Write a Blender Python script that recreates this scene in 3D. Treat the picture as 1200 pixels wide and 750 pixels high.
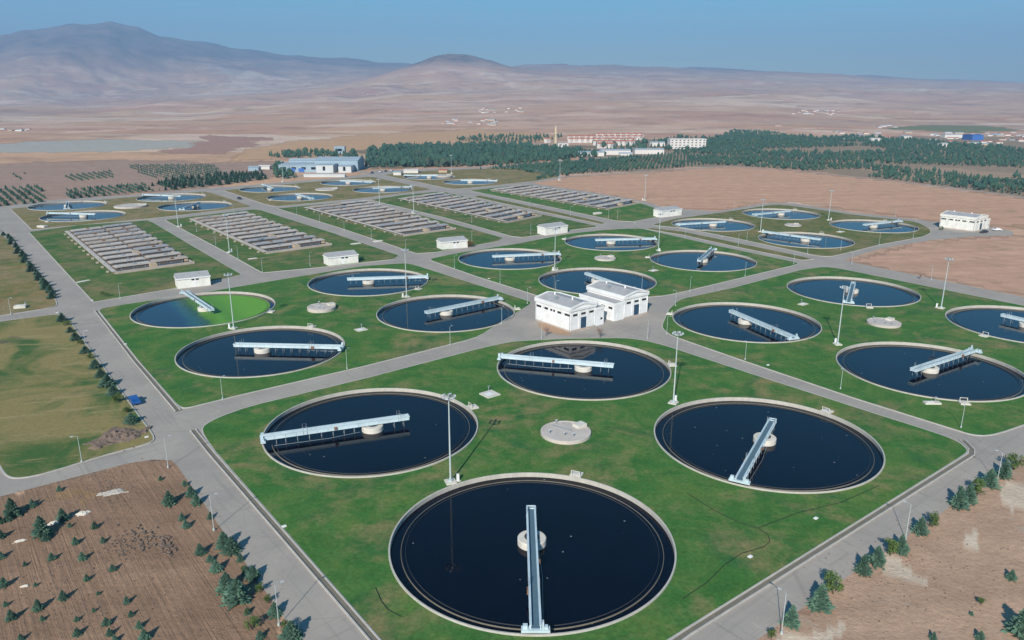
import bpy, math, random
from mathutils import Vector, Matrix, noise
from mathutils.geometry import delaunay_2d_cdt
random.seed(7)
R = math.radians
C = bpy.context.scene.collection
for o in list(bpy.data.objects): bpy.data.objects.remove(o)
sc = bpy.context.scene

# ------------------------------------------------------------------ camera, sky, sun, exposure
F, PITCH, ROLL, H = 895.448, R(16.253), R(0.122), 63.036
cam = bpy.data.objects.new('camera', bpy.data.cameras.new('camera')); C.objects.link(cam)
cam.data.sensor_width = 36; cam.data.lens = F / 1200 * 36
cam.data.clip_start = 1; cam.data.clip_end = 60000
cam.matrix_world = Matrix.Translation((0, 0, H)) @ Matrix.Rotation(R(90) - PITCH, 4, 'X') @ Matrix.Rotation(ROLL, 4, 'Z')
sc.camera = cam
SUN_EL = R(31.0)
sdir = Vector((math.cos(R(254.5)) * math.cos(SUN_EL), math.sin(R(254.5)) * math.cos(SUN_EL), math.sin(SUN_EL)))
w = bpy.data.worlds.new('World'); sc.world = w; w.use_nodes = True
sky = w.node_tree.nodes.new('ShaderNodeTexSky'); sky.sky_type = 'NISHITA'; sky.sun_disc = False
sky.sun_elevation = SUN_EL; sky.sun_rotation = math.atan2(sdir.x, sdir.y)
sky.altitude = 900; sky.air_density = 1.0; sky.dust_density = 0.1; sky.ozone_density = 1.2
hs = w.node_tree.nodes.new('ShaderNodeHueSaturation'); hs.inputs['Saturation'].default_value = 1.9; hs.inputs['Value'].default_value = .84; hs.inputs['Hue'].default_value = .482
w.node_tree.links.new(sky.outputs[0], hs.inputs['Color']); w.node_tree.links.new(hs.outputs[0], w.node_tree.nodes['Background'].inputs[0])
w.node_tree.nodes['Background'].inputs[1].default_value = 0.075
sun = bpy.data.objects.new('sun', bpy.data.lights.new('sun', 'SUN')); C.objects.link(sun)
sun.data.energy = 4.1; sun.data.angle = R(0.53); sun.data.color = (1, .94, .86)
sun.rotation_euler = sdir.to_track_quat('Z', 'Y').to_euler()
sc.view_settings.view_transform = 'Standard'; sc.view_settings.look = 'None'
sc.view_settings.exposure = 0.9; sc.view_settings.gamma = 1
sc.cycles.volume_bounces = 0
sc.cycles.max_bounces = 6

# ------------------------------------------------------------------ survey helpers: image measurement -> plan position on the ground
cp, sp, cr, sr = math.cos(PITCH), math.sin(PITCH), math.cos(ROLL), math.sin(ROLL)
FW = Vector((0, cp, -sp)); RT = Vector((1, 0, 0)) * cr + Vector((0, sp, cp)) * sr; UP = -Vector((1, 0, 0)) * sr + Vector((0, sp, cp)) * cr
def at(x, y, z=0.0):
    d = RT * ((x - 600) / F) - UP * ((y - 375) / F) + FW
    t = (z - H) / d.z
    return Vector((d.x * t, d.y * t))
def proj(X, Y, Z=0):
    P = Vector((X, Y, Z - H)); d = P.dot(FW)
    return 600 + F * P.dot(RT) / d, 375 - F * P.dot(UP) / d
def height(bx, by, ty):
    b = at(bx, by); lo, hi = 0, 60
    for _ in range(40):
        m = (lo + hi) / 2
        if proj(b.x, b.y, m)[1] > ty: lo = m
        else: hi = m
    return lo
GA = R(38.3); gu = Vector((math.cos(GA), math.sin(GA))); gv = Vector((-gu.y, gu.x))
def grid(a, b): return gu * a + gv * b
def ext(p, q, dist): d = (q - p).normalized(); return q + d * dist
def meet(p1, p2, p3, p4):
    d1, d2 = p2 - p1, p4 - p3
    t = ((p3.x - p1.x) * d2.y - (p3.y - p1.y) * d2.x) / (d1.x * d2.y - d1.y * d2.x)
    return p1 + d1 * t
def inside(p, poly):
    c = False; n = len(poly); j = n - 1; x, y = p[0], p[1]
    for i in range(n):
        xi, yi = poly[i][0], poly[i][1]; xj, yj = poly[j][0], poly[j][1]
        if (yi > y) != (yj > y) and x < (xj - xi) * (y - yi) / (yj - yi) + xi: c = not c
        j = i
    return c
def edge_dist(p, poly):
    best = 1e9; p = Vector(p[:2])
    for i in range(len(poly)):
        a, b = poly[i - 1], poly[i]; ab = b - a
        t = max(0, min(1, (p - a).dot(ab) / max(ab.length_squared, 1e-9)))
        best = min(best, (a + ab * t - p).length)
    return best
ORD = ['first', 'second', 'third', 'fourth', 'fifth', 'sixth', 'seventh', 'eighth', 'ninth', 'tenth', 'eleventh', 'twelfth', 'thirteenth', 'fourteenth',
       'fifteenth', 'sixteenth', 'seventeenth', 'eighteenth', 'nineteenth', 'twentieth']
def ordi(i):
    if i < 20: return ORD[i]
    t = {2: 'twenty', 3: 'thirty', 4: 'forty', 5: 'fifty', 6: 'sixty', 7: 'seventy', 8: 'eighty'}[(i + 1) // 10]
    return t + '-' + ORD[(i + 1) % 10 - 1] if (i + 1) % 10 else {20: 'twentieth', 30: 'thirtieth', 40: 'fortieth', 50: 'fiftieth', 60: 'sixtieth', 70: 'seventieth', 80: 'eightieth'}[i + 1]

# ------------------------------------------------------------------ mesh builder
class MB:
    def __init__(s): s.v = []; s.f = []
    def add(s, vs, fs):
        n = len(s.v); s.v += [tuple(v) for v in vs]; s.f += [tuple(i + n for i in f) for f in fs]; return s
    def box(s, x0, x1, y0, y1, z0, z1, rz=0, o=(0, 0)):
        c, q = math.cos(rz), math.sin(rz)
        vs = [(o[0] + c * x - q * y, o[1] + q * x + c * y, z) for z in (z0, z1) for x, y in ((x0, y0), (x1, y0), (x1, y1), (x0, y1))]
        return s.add(vs, [(3, 2, 1, 0), (4, 5, 6, 7), (0, 1, 5, 4), (1, 2, 6, 5), (2, 3, 7, 6), (3, 0, 4, 7)])
    def prism(s, poly, z0, z1):
        n = len(poly)
        vs = [(p[0], p[1], z0) for p in poly] + [(p[0], p[1], z1) for p in poly]
        return s.add(vs, [tuple(range(n - 1, -1, -1)), tuple(range(n, 2 * n))] + [(i, (i + 1) % n, (i + 1) % n + n, i + n) for i in range(n)])
    def tube(s, pts, r, seg=8, r1=None, cap=True):
        pts = [Vector(p) for p in pts]; n = len(pts); rings = []
        for i, p in enumerate(pts):
            t = (pts[min(i + 1, n - 1)] - pts[max(i - 1, 0)]).normalized()
            a = t.cross(Vector((0, 0, 1)) if abs(t.z) < .9 else Vector((1, 0, 0))).normalized(); b = t.cross(a)
            rr = r if r1 is None else r + (r1 - r) * i / (n - 1)
            rings.append([p + (a * math.cos(6.28319 * k / seg) + b * math.sin(6.28319 * k / seg)) * rr for k in range(seg)])
        vs = [v for q in rings for v in q]; fs = []
        for i in range(n - 1):
            for k in range(seg):
                k2 = (k + 1) % seg; fs.append((i * seg + k, i * seg + k2, (i + 1) * seg + k2, (i + 1) * seg + k))
        if cap: fs += [tuple(range(seg - 1, -1, -1)), tuple(range((n - 1) * seg, n * seg))]
        return s.add(vs, fs)
    def lathe(s, prof, seg=96, c=(0, 0), closed=False):
        n = len(prof); vs = []; fs = []
        for k in range(seg):
            a = 2 * math.pi * k / seg
            for r_, z in prof: vs.append((c[0] + r_ * math.cos(a), c[1] + r_ * math.sin(a), z))
        m = n if closed else n - 1
        for k in range(seg):
            k2 = (k + 1) % seg
            for i in range(m):
                j = (i + 1) % n; fs.append((k * n + i, k2 * n + i, k2 * n + j, k * n + j))
        return s.add(vs, fs)
    def disk(s, r, z, seg=96, c=(0, 0)):
        return s.add([(c[0] + r * math.cos(2 * math.pi * k / seg), c[1] + r * math.sin(2 * math.pi * k / seg), z) for k in range(seg)], [tuple(range(seg))])
    def build(s, name, mat, parent=None, smooth=False):
        me = bpy.data.meshes.new(name); me.from_pydata(s.v, [], s.f); me.materials.append(mat); me.update()
        if smooth: me.polygons.foreach_set('use_smooth', [True] * len(me.polygons))
        o = bpy.data.objects.new(name, me); C.objects.link(o)
        if parent: o.parent = parent
        return o
def tag(o, label=None, cat=None, group=None, kind=None):
    if label: o['label'] = label
    if cat: o['category'] = cat
    if group: o['group'] = group
    if kind: o['kind'] = kind
    return o
def empty(name, x, y, z=0, rz=0):
    o = bpy.data.objects.new(name, None); C.objects.link(o); o.location = (x, y, z); o.rotation_euler = (0, 0, rz); o.empty_display_size = .5; return o
kids = {}
def children(o): return [c for c in bpy.data.objects if c.parent == o]
def snapshot(o): return (o, [snapshot(c) for c in children(o)])
def dup(tree, parent=None):
    c = tree[0].copy(); C.objects.link(c); c.parent = parent
    out = [dup(t, c) for t in tree[1]]
    return c

# ------------------------------------------------------------------ materials
class NT:
    def __init__(s, name, rough=.8, spec=.3):
        s.m = bpy.data.materials.new(name); s.m.use_nodes = True; s.t = s.m.node_tree; s.b = s.t.nodes['Principled BSDF']
        s.b.inputs['Roughness'].default_value = rough; s.b.inputs['Specular IOR Level'].default_value = spec
        s.tc = s.t.nodes.new('ShaderNodeTexCoord'); s.geo = s.t.nodes.new('ShaderNodeNewGeometry')
    def pos(s, sx=1, sy=1, sz=1, rot=0, obj=False):
        src = s.tc.outputs['Object'] if obj else s.geo.outputs['Position']
        if rot:                                   # turn first, then stretch along the turned axes
            q = s.t.nodes.new('ShaderNodeMapping'); q.inputs['Rotation'].default_value = (0, 0, rot); s.t.links.new(src, q.inputs[0]); src = q.outputs[0]
        m = s.t.nodes.new('ShaderNodeMapping'); m.inputs['Scale'].default_value = (sx, sy, sz); s.t.links.new(src, m.inputs[0]); return m.outputs[0]
    def noise(s, vec, scale, detail=4, rough=.55, dist=0):
        n = s.t.nodes.new('ShaderNodeTexNoise'); n.inputs['Scale'].default_value = scale; n.inputs['Detail'].default_value = detail
        n.inputs['Roughness'].default_value = rough; n.inputs['Distortion'].default_value = dist; s.t.links.new(vec, n.inputs['Vector']); return n.outputs['Fac']
    def ramp(s, fac, stops):
        r = s.t.nodes.new('ShaderNodeValToRGB'); e = r.color_ramp.elements
        while len(e) < len(stops): e.new(.5)
        for k, (p, c) in enumerate(stops): e[k].position = p; e[k].color = (c, c, c, 1) if isinstance(c, (int, float)) else (*c, 1)
        s.t.links.new(fac, r.inputs[0]); return r.outputs[0]
    def mix(s, fac, a, b, mode='MIX'):
        m = s.t.nodes.new('ShaderNodeMix'); m.data_type = 'RGBA'; m.blend_type = mode
        for i, v in ((0, fac), (6, a), (7, b)):
            if isinstance(v, (int, float)): m.inputs[i].default_value = v
            elif isinstance(v, tuple): m.inputs[i].default_value = (*v, 1)
            else: s.t.links.new(v, m.inputs[i])
        return m.outputs[2]
    def math(s, op, a, b=0.0):
        m = s.t.nodes.new('ShaderNodeMath'); m.operation = op
        for i, v in ((0, a), (1, b)):
            if isinstance(v, (int, float)): m.inputs[i].default_value = v
            else: s.t.links.new(v, m.inputs[i])
        return m.outputs[0]
    def color(s, c):
        if isinstance(c, tuple): s.b.inputs['Base Color'].default_value = (*c, 1)
        else: s.t.links.new(c, s.b.inputs['Base Color'])
        return s
    def bump(s, h, strength=.3, dist=.1):
        b = s.t.nodes.new('ShaderNodeBump'); b.inputs['Strength'].default_value = strength; b.inputs['Distance'].default_value = dist
        s.t.links.new(h, b.inputs['Height']); s.t.links.new(b.outputs[0], s.b.inputs['Normal']); return s
def simple(name, col, rough=.7, var=.15, scale=1.5, spec=.3, metal=0):
    n = NT(name, rough, spec); v = n.noise(n.pos(obj=True), scale, 5)
    k = n.ramp(v, [(.25, 1 - var), (.75, 1.0)])
    n.color(n.mix(1.0, col, k, 'MULTIPLY')); n.b.inputs['Metallic'].default_value = metal
    return n.m
M = {}
# lawn: mown turf, drier where the noise says so
def lawn_mat(name, g1, g2, dry, lo, hi):
    n = NT(name, .95, .08); p = n.pos()
    big = n.noise(p, .050, 6, .66, .9); mid = n.noise(p, .22, 5, .65); fine = n.noise(p, 1.6, 6, .78); streak = n.noise(n.pos(.05, .35, 1, -R(12)), 1.0, 4, .62)
    c = n.mix(n.ramp(mid, [(.3, 0.), (.7, 1.)]), g1, g2)
    c = n.mix(n.ramp(streak, [(.42, 0.), (.62, .45)]), c, tuple(x * 1.35 for x in g1))
    c = n.mix(n.ramp(n.noise(p, .11, 6, .75, .8), [(.44, 0.), (.62, .75)]), c, (g2[0] * 1.75, g2[1] * 1.12, g2[2] * 1.25))
    bluish = n.noise(p, .05, 3, .5, 1.5)
    c = n.mix(n.ramp(bluish, [(.52, 0.), (.68, .55)]), c, (g1[0] * .85, g1[1] * .85, g1[2] * 1.45))
    s = n.math('ADD', n.math('MULTIPLY', big, .62), n.math('MULTIPLY', mid, .38))
    c = n.mix(n.ramp(s, [(lo, 0.), (hi, .95)]), c, dry)
    c = n.mix(1.0, c, n.ramp(fine, [(.28, .62), (.72, 1.25)]), 'MULTIPLY')
    n.color(c); n.bump(fine, .5, .12); return n.m
M['lawn'] = lawn_mat('lawn_turf', (.040, .132, .030), (.072, .178, .040), (.27, .215, .10), .50, .66)
M['lawn_mid'] = lawn_mat('basin_lawn_turf', (.045, .118, .032), (.080, .160, .040), (.26, .20, .10), .47, .64)
M['lawn_dry'] = lawn_mat('dry_lawn_turf', (.105, .140, .042), (.185, .170, .065), (.29, .225, .12), .42, .58)
M['lawn_far'] = lawn_mat('rough_lawn_turf', (.070, .125, .036), (.135, .155, .05), (.25, .205, .10), .47, .62)
def meadow():
    n = NT('meadow_grass', .95, .08); p = n.pos()
    a = n.noise(p, .045, 5, .6, 1.0); b = n.noise(n.pos(.4, 2.6, 1, -R(14)), .12, 5, .68, .5); f = n.noise(p, 1.5, 5, .7)
    c = n.mix(n.ramp(a, [(.38, 0.), (.53, 1.)]), (.062, .125, .036), (.255, .210, .085))
    c = n.mix(n.ramp(b, [(.54, 0.), (.68, .8)]), c, (.34, .27, .13))
    d = n.noise(n.pos(.8, 2.2, 1, -.2), .06, 4, .6, .8)
    c = n.mix(n.ramp(d, [(.60, 0.), (.70, .7)]), c, (.115, .095, .075))
    c = n.mix(1.0, c, n.ramp(f, [(.2, .75), (.8, 1.2)]), 'MULTIPLY')
    n.color(c); n.bump(f, .5, .15); return n.m
M['meadow'] = meadow()
def asphalt(name, base, warm):
    n = NT(name, .9, .2); p = n.pos()
    a = n.noise(p, .08, 5, .6); b = n.noise(p, .9, 6, .7); f = n.noise(p, 14, 3, .7)
    c = n.mix(n.ramp(a, [(.35, 0.), (.65, 1.)]), base, warm)
    c = n.mix(n.ramp(b, [(.55, 0.), (.75, .45)]), c, tuple(x * .68 for x in base))
    for rot_, st in ((-GA, (.9, .03)), (-GA, (.03, .9))):
        c = n.mix(n.ramp(n.noise(n.pos(st[0], st[1], 1, rot_), 1.0, 4, .7, .2), [(.56, 0.), (.72, .5)]), c, tuple(x * .72 for x in base))
    c = n.mix(n.ramp(n.noise(p, .25, 3, .8, 1.5), [(.64, 0.), (.67, .35)]), c, tuple(x * 1.22 for x in warm))
    v = n.t.nodes.new('ShaderNodeTexVoronoi'); v.feature = 'DISTANCE_TO_EDGE'; v.inputs['Scale'].default_value = .09
    n.t.links.new(n.pos(1, 1, 1, -GA), v.inputs['Vector'])
    c = n.mix(n.ramp(v.outputs[0], [(0, .28), (.008, 0.)]), c, tuple(x * .5 for x in base))
    c = n.mix(1.0, c, n.ramp(f, [(.2, .9), (.8, 1.06)]), 'MULTIPLY')
    n.color(c); n.bump(b, .2, .05); return n.m
M['asphalt'] = asphalt('asphalt', (.325, .290, .255), (.395, .350, .300))
def concrete(name, col, stain=.55, sc_=.9):
    n = NT(name, .85, .25); p = n.pos()
    a = n.noise(p, sc_, 6, .7); b = n.noise(n.pos(3, 3, .4), 1.4, 5, .7)
    c = n.mix(n.ramp(a, [(.38, 0.), (.68, 1.)]), col, tuple(x * .80 for x in col))
    c = n.mix(n.ramp(b, [(.52, 0.), (.72, .55)]), c, tuple(x * stain for x in col))
    n.color(c); n.bump(a, .25, .03); return n.m
M['concrete'] = concrete('weathered_concrete', (.50, .455, .39))
M['concrete_lt'] = concrete('pale_concrete', (.66, .62, .54), .7)
M['concrete_basin'] = concrete('basin_concrete', (.50, .42, .35), .55, .35)
M['deck'] = concrete('deck_concrete', (.56, .50, .44), .7, .30)
M['tankwall'] = concrete('tank_wall_concrete', (.50, .47, .41), .6, .8)
M['weir'] = concrete('mossy_weir_concrete', (.20, .18, .14), .5, .8)
M['deck_grey'] = concrete('grey_deck_concrete', (.40, .39, .39), .6, .3)
M['kerb'] = concrete('kerb_concrete', (.50, .47, .42), .6, .5)
M['plaster'] = concrete('white_plaster', (.80, .80, .78), .88, .35)
M['hutwall'] = concrete('cream_plaster', (.78, .77, .70), .85, .35)
M['roof'] = simple('grey_roof_sheet', (.44, .43, .42), .55, .25, .6)
M['glass'] = simple('dark_window_glass', (.012, .02, .03), .12, .1, 2, .8)
M['blue_door'] = simple('blue_steel_door', (.03, .075, .13), .5)
M['bluepaint'] = simple('pale_blue_painted_steel', (.56, .68, .72), .42, .22, .5, .5)
M['bluedeck'] = simple('blue_grey_grating', (.10, .17, .22), .6)
M['steel'] = simple('galvanised_steel', (.34, .38, .40), .45, .15, 2, .5, .3)
M['mast'] = simple('pale_mast_paint', (.46, .53, .52), .4, .12, 1)
M['lamp'] = simple('lamp_glass', (.5, .54, .56), .25)
M['darksteel'] = simple('dark_steel', (.05, .055, .06), .5)
M['rust'] = simple('brown_gear_housing', (.22, .12, .07), .6)
M['tan'] = simple('tan_channel_block', (.50, .39, .26), .8)
M['orange'] = simple('orange_stain_steel', (.42, .20, .10), .7)
M['dirt_orange'] = concrete('orange_dirt', (.42, .27, .17), .7, .8)
M['bark'] = simple('bark', (.12, .085, .06), .9)
M['twig'] = simple('bare_twig', (.26, .18, .15), .9)
M['tyre'] = simple('tyre_rubber', (.02, .02, .02), .8)
M['carblue'] = simple('blue_car_paint', (.015, .09, .30), .25, .1, 1, .6)
M['carwhite'] = simple('white_car_paint', (.75, .75, .75), .3)
M['cardark'] = simple('dark_car_paint', (.03, .035, .05), .3)
M['plasticwhite'] = simple('white_plastic', (.82, .82, .80), .5)
M['redroof'] = simple('red_roof_tile', (.50, .17, .10), .8, .3, .08)
M['farwall'] = simple('far_white_wall', (.64, .61, .57), .8, .1, .05)
M['palewall'] = simple('pale_grey_wall', (.55, .58, .58), .8, .15, .1)
M['metalwall'] = simple('blue_grey_cladding', (.30, .40, .47), .5, .2, .06)
M['metalroof'] = simple('blue_grey_roof_sheet', (.38, .45, .49), .45, .15, .05)
M['bluewall'] = simple('strong_blue_cladding', (.05, .14, .42), .6)
M['stone'] = concrete('minaret_stone', (.62, .50, .34), .8, .3)
M['water_hose'] = simple('black_hose', (.02, .03, .02), .6)
def leaf(name, a, b):
    n = NT(name, .85, .15); v = n.noise(n.pos(obj=True), 2.3, 3); oi = n.t.nodes.new('ShaderNodeObjectInfo')
    c = n.mix(n.ramp(v, [(.3, 0.), (.7, 1.)]), a, b)
    c = n.mix(1.0, c, n.ramp(oi.outputs['Random'], [(0, .75), (1, 1.2)]), 'MULTIPLY'); n.color(c); return n.m
M['spruce'] = leaf('spruce_needles', (.070, .150, .105), (.15, .25, .17))
M['broad'] = leaf('broad_leaves', (.055, .100, .028), (.115, .165, .045))
M['ochreleaf'] = leaf('dry_leaves', (.13, .085, .025), (.20, .14, .05))
n = NT('forest_needles', .9, .1); pz = n.pos()
fc = n.mix(n.ramp(n.noise(pz, .02, 3), [(.35, 0.), (.65, 1.)]), (.024, .070, .064), (.042, .095, .070))
fc = n.mix(n.ramp(n.noise(pz, .25, 2), [(.3, 0.), (.75, .7)]), fc, (.055, .095, .05))
fc = n.mix(n.ramp(n.noise(pz, .018, 4, .6, 1), [(.62, 0.), (.70, .6)]), fc, (.12, .075, .04)); n.color(fc); M['forest'] = n.m
def water(name):
    n = NT(name, .035, .38); n.b.inputs['IOR'].default_value = 1.33
    v = n.noise(n.pos(), .12, 3); n.color(n.mix(n.ramp(v, [(.3, 0.), (.7, 1.)]), (.0006, .0011, .005), (.0010, .0018, .008)))
    r = n.noise(n.pos(), 1.1, 3, .6); sc2 = n.noise(n.pos(), .22, 6, .75, 1.4)
    n.t.links.new(n.ramp(sc2, [(.50, .03), (.72, .16)]), n.b.inputs['Roughness'])
    sp3 = n.t.nodes.new('ShaderNodeTexVoronoi'); sp3.inputs['Scale'].default_value = .32; n.t.links.new(n.pos(), sp3.inputs['Vector'])
    c2 = n.mix(n.ramp(sp3.outputs['Distance'], [(.035, .8), (.055, 0.)]), n.mix(n.ramp(v, [(.3, 0.), (.7, 1.)]), (.0006, .0011, .005), (.0010, .0018, .008)), (.30, .30, .28))
    n.color(n.mix(n.ramp(sc2, [(.60, 0.), (.80, .5)]), c2, (.012, .014, .016))); n.bump(r, .08, .03); return n.m
M['water'] = water('clarifier_water')
n = NT('basin_water', .08, .5); n.b.inputs['IOR'].default_value = 1.33
n.color(n.mix(n.ramp(n.noise(n.pos(), .4, 4), [(.45, 0.), (.7, 1.)]), (.010, .010, .022), (.05, .045, .04))); n.bump(n.noise(n.pos(), 2.5, 4), .25, .05); M['basin_water'] = n.m
# algae: floats in the eastern half, teal veil, then open water
n = NT('algae_water', .30, .4)
po = n.pos(obj=True); sx = n.t.nodes.new('ShaderNodeSeparateXYZ'); n.t.links.new(po, sx.inputs[0])
e = n.math('ADD', n.math('MULTIPLY', sx.outputs[0], .030), n.math('MULTIPLY', sx.outputs[1], .020))
e = n.math('ADD', n.math('ADD', e, .60), n.math('MULTIPLY', n.math('SUBTRACT', n.noise(po, .16, 7, .72, 1.6), .5), .34))
c = n.ramp(e, [(.0, (.002, .006, .02)), (.30, (.003, .010, .03)), (.36, (.012, .055, .045)), (.50, (.020, .085, .045)), (.54, (.075, .205, .018)), (.66, (.120, .300, .022)), (.74, (.085, .235, .020)), (1.0, (.130, .320, .022))])
n.color(c); n.t.links.new(n.ramp(e, [(.3, .04), (.36, .12), (.56, .6)]), n.b.inputs['Roughness']); n.bump(n.noise(po, 2.0, 4), .05, .02); M['algae'] = n.m

# ------------------------------------------------------------------ surveyed tank centres
T = {'A1': (3.0, 99.3), 'A2': (-27.6, 139.4), 'A3': (48.5, 134.3), 'A4': (17.3, 174.6), 'D3': (100.9, 174.1), 'D1': (115.4, 252.0), 'D2': (68.4, 215.0), 'D4': (149.0, 211.8),
     'B1': (-94.9, 227.6), 'B2': (-64.6, 187.8), 'B3': (-50.9, 263.9), 'B4': (-20.1, 224.0), 'C1': (-.9, 305.0), 'C2': (30.4, 266.2), 'C3': (44.7, 341.9), 'C4': (76.7, 302.0),
     'E1': (151.4, 430.5), 'E2': (103.5, 392.3), 'E3': (135.2, 348.7), 'E4': (184.6, 388.7), 'F1': (-234.7, 417.5), 'F2': (-189.6, 457.9), 'F3': (-266.1, 458.4), 'F4': (-220.9, 497.8),
     'G1': (-138.7, 502.0), 'G2': (-172.1, 547.3), 'G3': (-125.3, 590.1), 'G4': (-91.6, 544.7), 'H1': (-32.5, 596.7), 'H2': (-68.0, 634.0)}
TR = 21.0
HOLES = [(Vector(p), TR - .2) for p in T.values()]

# ------------------------------------------------------------------ setting: sheets
def chaikin(poly, n=1, cut=3.0):
    for _ in range(n):
        out = []
        for i in range(len(poly)):
            a, b, c = poly[i - 1], poly[i], poly[(i + 1) % len(poly)]
            ang = (b - a).angle(c - b, 0) if (b - a).length > 1e-6 and (c - b).length > 1e-6 else 0
            if ang > .25:
                la, lc = min(cut, (b - a).length * .4), min(cut, (c - b).length * .4)
                p, q = b + (a - b).normalized() * la, b + (c - b).normalized() * lc
                m = b * .5 + (p + q) * .25
                out += [p, m, q]
            else: out.append(b)
        poly = out
    return poly
def area(poly): return sum(poly[i - 1].x * poly[i].y - poly[i].x * poly[i - 1].y for i in range(len(poly))) / 2
def sheet(name, poly, z, mat, holes=True, kind='structure'):
    if area(poly) < 0: poly = poly[::-1]
    vs = list(poly); es = [(i, (i + 1) % len(poly)) for i in range(len(poly))]
    hs = []
    if holes:
        for c, r in HOLES:
            if inside(c, poly):
                k0 = len(vs); vs += [c + Vector((math.cos(2 * math.pi * k / 64), math.sin(2 * math.pi * k / 64))) * r for k in range(64)]
                es += [(k0 + k, k0 + (k + 1) % 64) for k in range(64)]; hs.append((c, r))
    ov, oe, of = delaunay_2d_cdt(vs, es, [], 0, 1e-5)[:3]
    fs = []
    for f in of:
        m = (ov[f[0]] + ov[f[1]] + ov[f[2]]) / 3
        if not inside(m, poly): continue
        if any((m - c).length < r * .9985 for c, r in hs): continue
        a, b, c_ = (ov[i] for i in f)
        fs.append(tuple(f) if (b - a).cross(c_ - a) > 0 else tuple(f[::-1]))
    mb = MB(); mb.add([(v.x, v.y, z) for v in ov], fs); o = mb.build(name, mat); o['kind'] = kind; return o
def offset(poly, d):
    out = []; n = len(poly); sgn = 1 if area(poly) > 0 else -1
    for i in range(n):
        a, b, c = poly[i - 1], poly[i], poly[(i + 1) % n]
        e1 = (b - a).normalized(); e2 = (c - b).normalized(); t = (e1 + e2)
        if t.length < 1e-4: t = e1
        t.normalize(); nrm = Vector((-t.y, t.x)) * sgn; k = max(.5, abs(nrm.dot(Vector((-e1.y, e1.x)))))
        out.append(b + nrm * d / k)
    return out
def kerb_ring(poly, z0=0, z1=.15, wd=.28):
    inn = offset(poly, wd); n = len(poly); mb = MB()
    vs = [(p.x, p.y, z0) for p in poly] + [(p.x, p.y, z1) for p in poly] + [(p.x, p.y, z1) for p in inn] + [(p.x, p.y, z0) for p in inn]
    fs = []
    for i in range(n):
        j = (i + 1) % n
        fs += [(i, j, j + n, i + n), (i + n, j + n, j + 2 * n, i + 2 * n), (i + 2 * n, j + 2 * n, j + 3 * n, i + 3 * n)]
    mb.add(vs, fs); o = mb.build('kerb', M['kerb']); o['kind'] = 'structure'
def P(*q): return [v if isinstance(v, Vector) else at(*v) for v in q]
apex_in = meet(at(251, 530), at(404, 705), at(1136, 531), at(803, 740))
A_poly = P((230, 500), (283, 478.5), (430, 443), (560, 409), (600, 400), (667, 397), (740, 396), (775, 403.5), (900, 444.5), (1020, 483), (1108, 511), (1126, 519), (1134, 527), (1136, 531), (803, 740), apex_in, (404, 705), (251, 530))
B_poly = P((112, 362), (205, 348), (235, 343.5), (303, 332), (420, 312.5), (478, 308), (560, 334), (622, 353.5), (624, 356), (587, 378.7), (560, 396), (430, 429), (280, 464), (225, 477.5), (211, 480), (160, 422))
C_poly = P((500, 304), (540, 296), (607, 285.5), (663, 274.5), (711, 269.2), (750, 267.5), (840, 288), (935, 308), (936, 310), (900, 318.5), (840, 333), (800, 342.5), (777, 347.5), (700, 352), (652, 353), (629, 346.7), (560, 325))
dcorner = meet(at(986, 315.2), at(1200, 358.5), at(1165, 511), at(1200, 499))
D_poly = P((784, 393), (774, 384), (783, 363), (795, 351), (860, 337), (937, 316.7), (966, 312.5), (986, 315.2), (1200, 358.5), dcorner, (1200, 499), (1165, 511), (1142, 511.5), (1118, 504), (1000, 467), (870, 423))
E_poly = P((762, 264), (790, 256.5), (840, 249.8), (880, 243.8), (900, 240.5), (912, 239.8), (927, 241), (1000, 251.7), (1074, 260), (1090, 268), (1091, 273), (1083, 277.5), (1033, 286.7), (977, 300.5), (962, 301), (860, 279), (800, 267.5))
S2_poly = P((764, 267.2), (800, 271.5), (938, 300.2), (954, 304.2), (940, 305.2), (860, 289), (800, 275.5), (757, 268.6))
K1_poly = P((33.5, 272), (92, 264), (173, 258.3), (180, 261), (234, 293), (284, 322), (246, 331), (204, 338.5), (109, 354.5))
K2_poly = P((193, 258), (240, 252), (298, 245.4), (306, 246.5), (390, 273), (468, 299.5), (462, 304), (377, 313.5), (307, 320), (260, 293.5))
K3_poly = P((325, 244.5), (370, 240), (417, 235.8), (424, 237), (500, 254), (560, 270.3), (590, 279), (584, 283), (510, 296), (488, 297.5), (400, 268))
K4_poly = P((434, 234.5), (470, 229), (512, 224.8), (522, 225.2), (600, 243.8), (698, 264.5), (700, 266), (665, 270.3), (612, 278.5), (599, 277), (520, 255))
S1_poly = P((556, 230.5), (562, 229.2), (620, 241.2), (700, 258.8), (711, 262), (704, 262.8), (620, 245), (558, 231.6))
K5_poly = P((550, 223.5), (580, 220), (617, 216.3), (700, 229), (753, 239), (776, 246.5), (768, 255), (742, 259.8), (722, 259), (620, 237.5))
F_poly = P((12, 245), (80, 237.5), (147, 231.5), (240, 224.6), (250, 226.5), (296, 242.2), (184, 255.5), (37, 269.3))
G_poly = P((262, 223.3), (340, 215.5), (430, 207.3), (440, 208), (505, 221.8), (498, 223.4), (420, 233), (324, 242.2), (310, 239.5))
H_poly = P((449, 205.4), (470, 202.5), (500, 200), (560, 198), (600, 196.3), (652, 205), (655, 207.6), (622, 213), (580, 217.5), (548, 220.6), (530, 221.8))
W1_poly = P((-60, 285), (4, 276), (14, 286), (66, 352), (68, 358), (60, 361), (0, 370.5), (-60, 381))
W0_poly = P((-60, 268), (-4, 263), (2, 270), (-2, 273), (-60, 280))
W2_l = at(1, 551)
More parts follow.
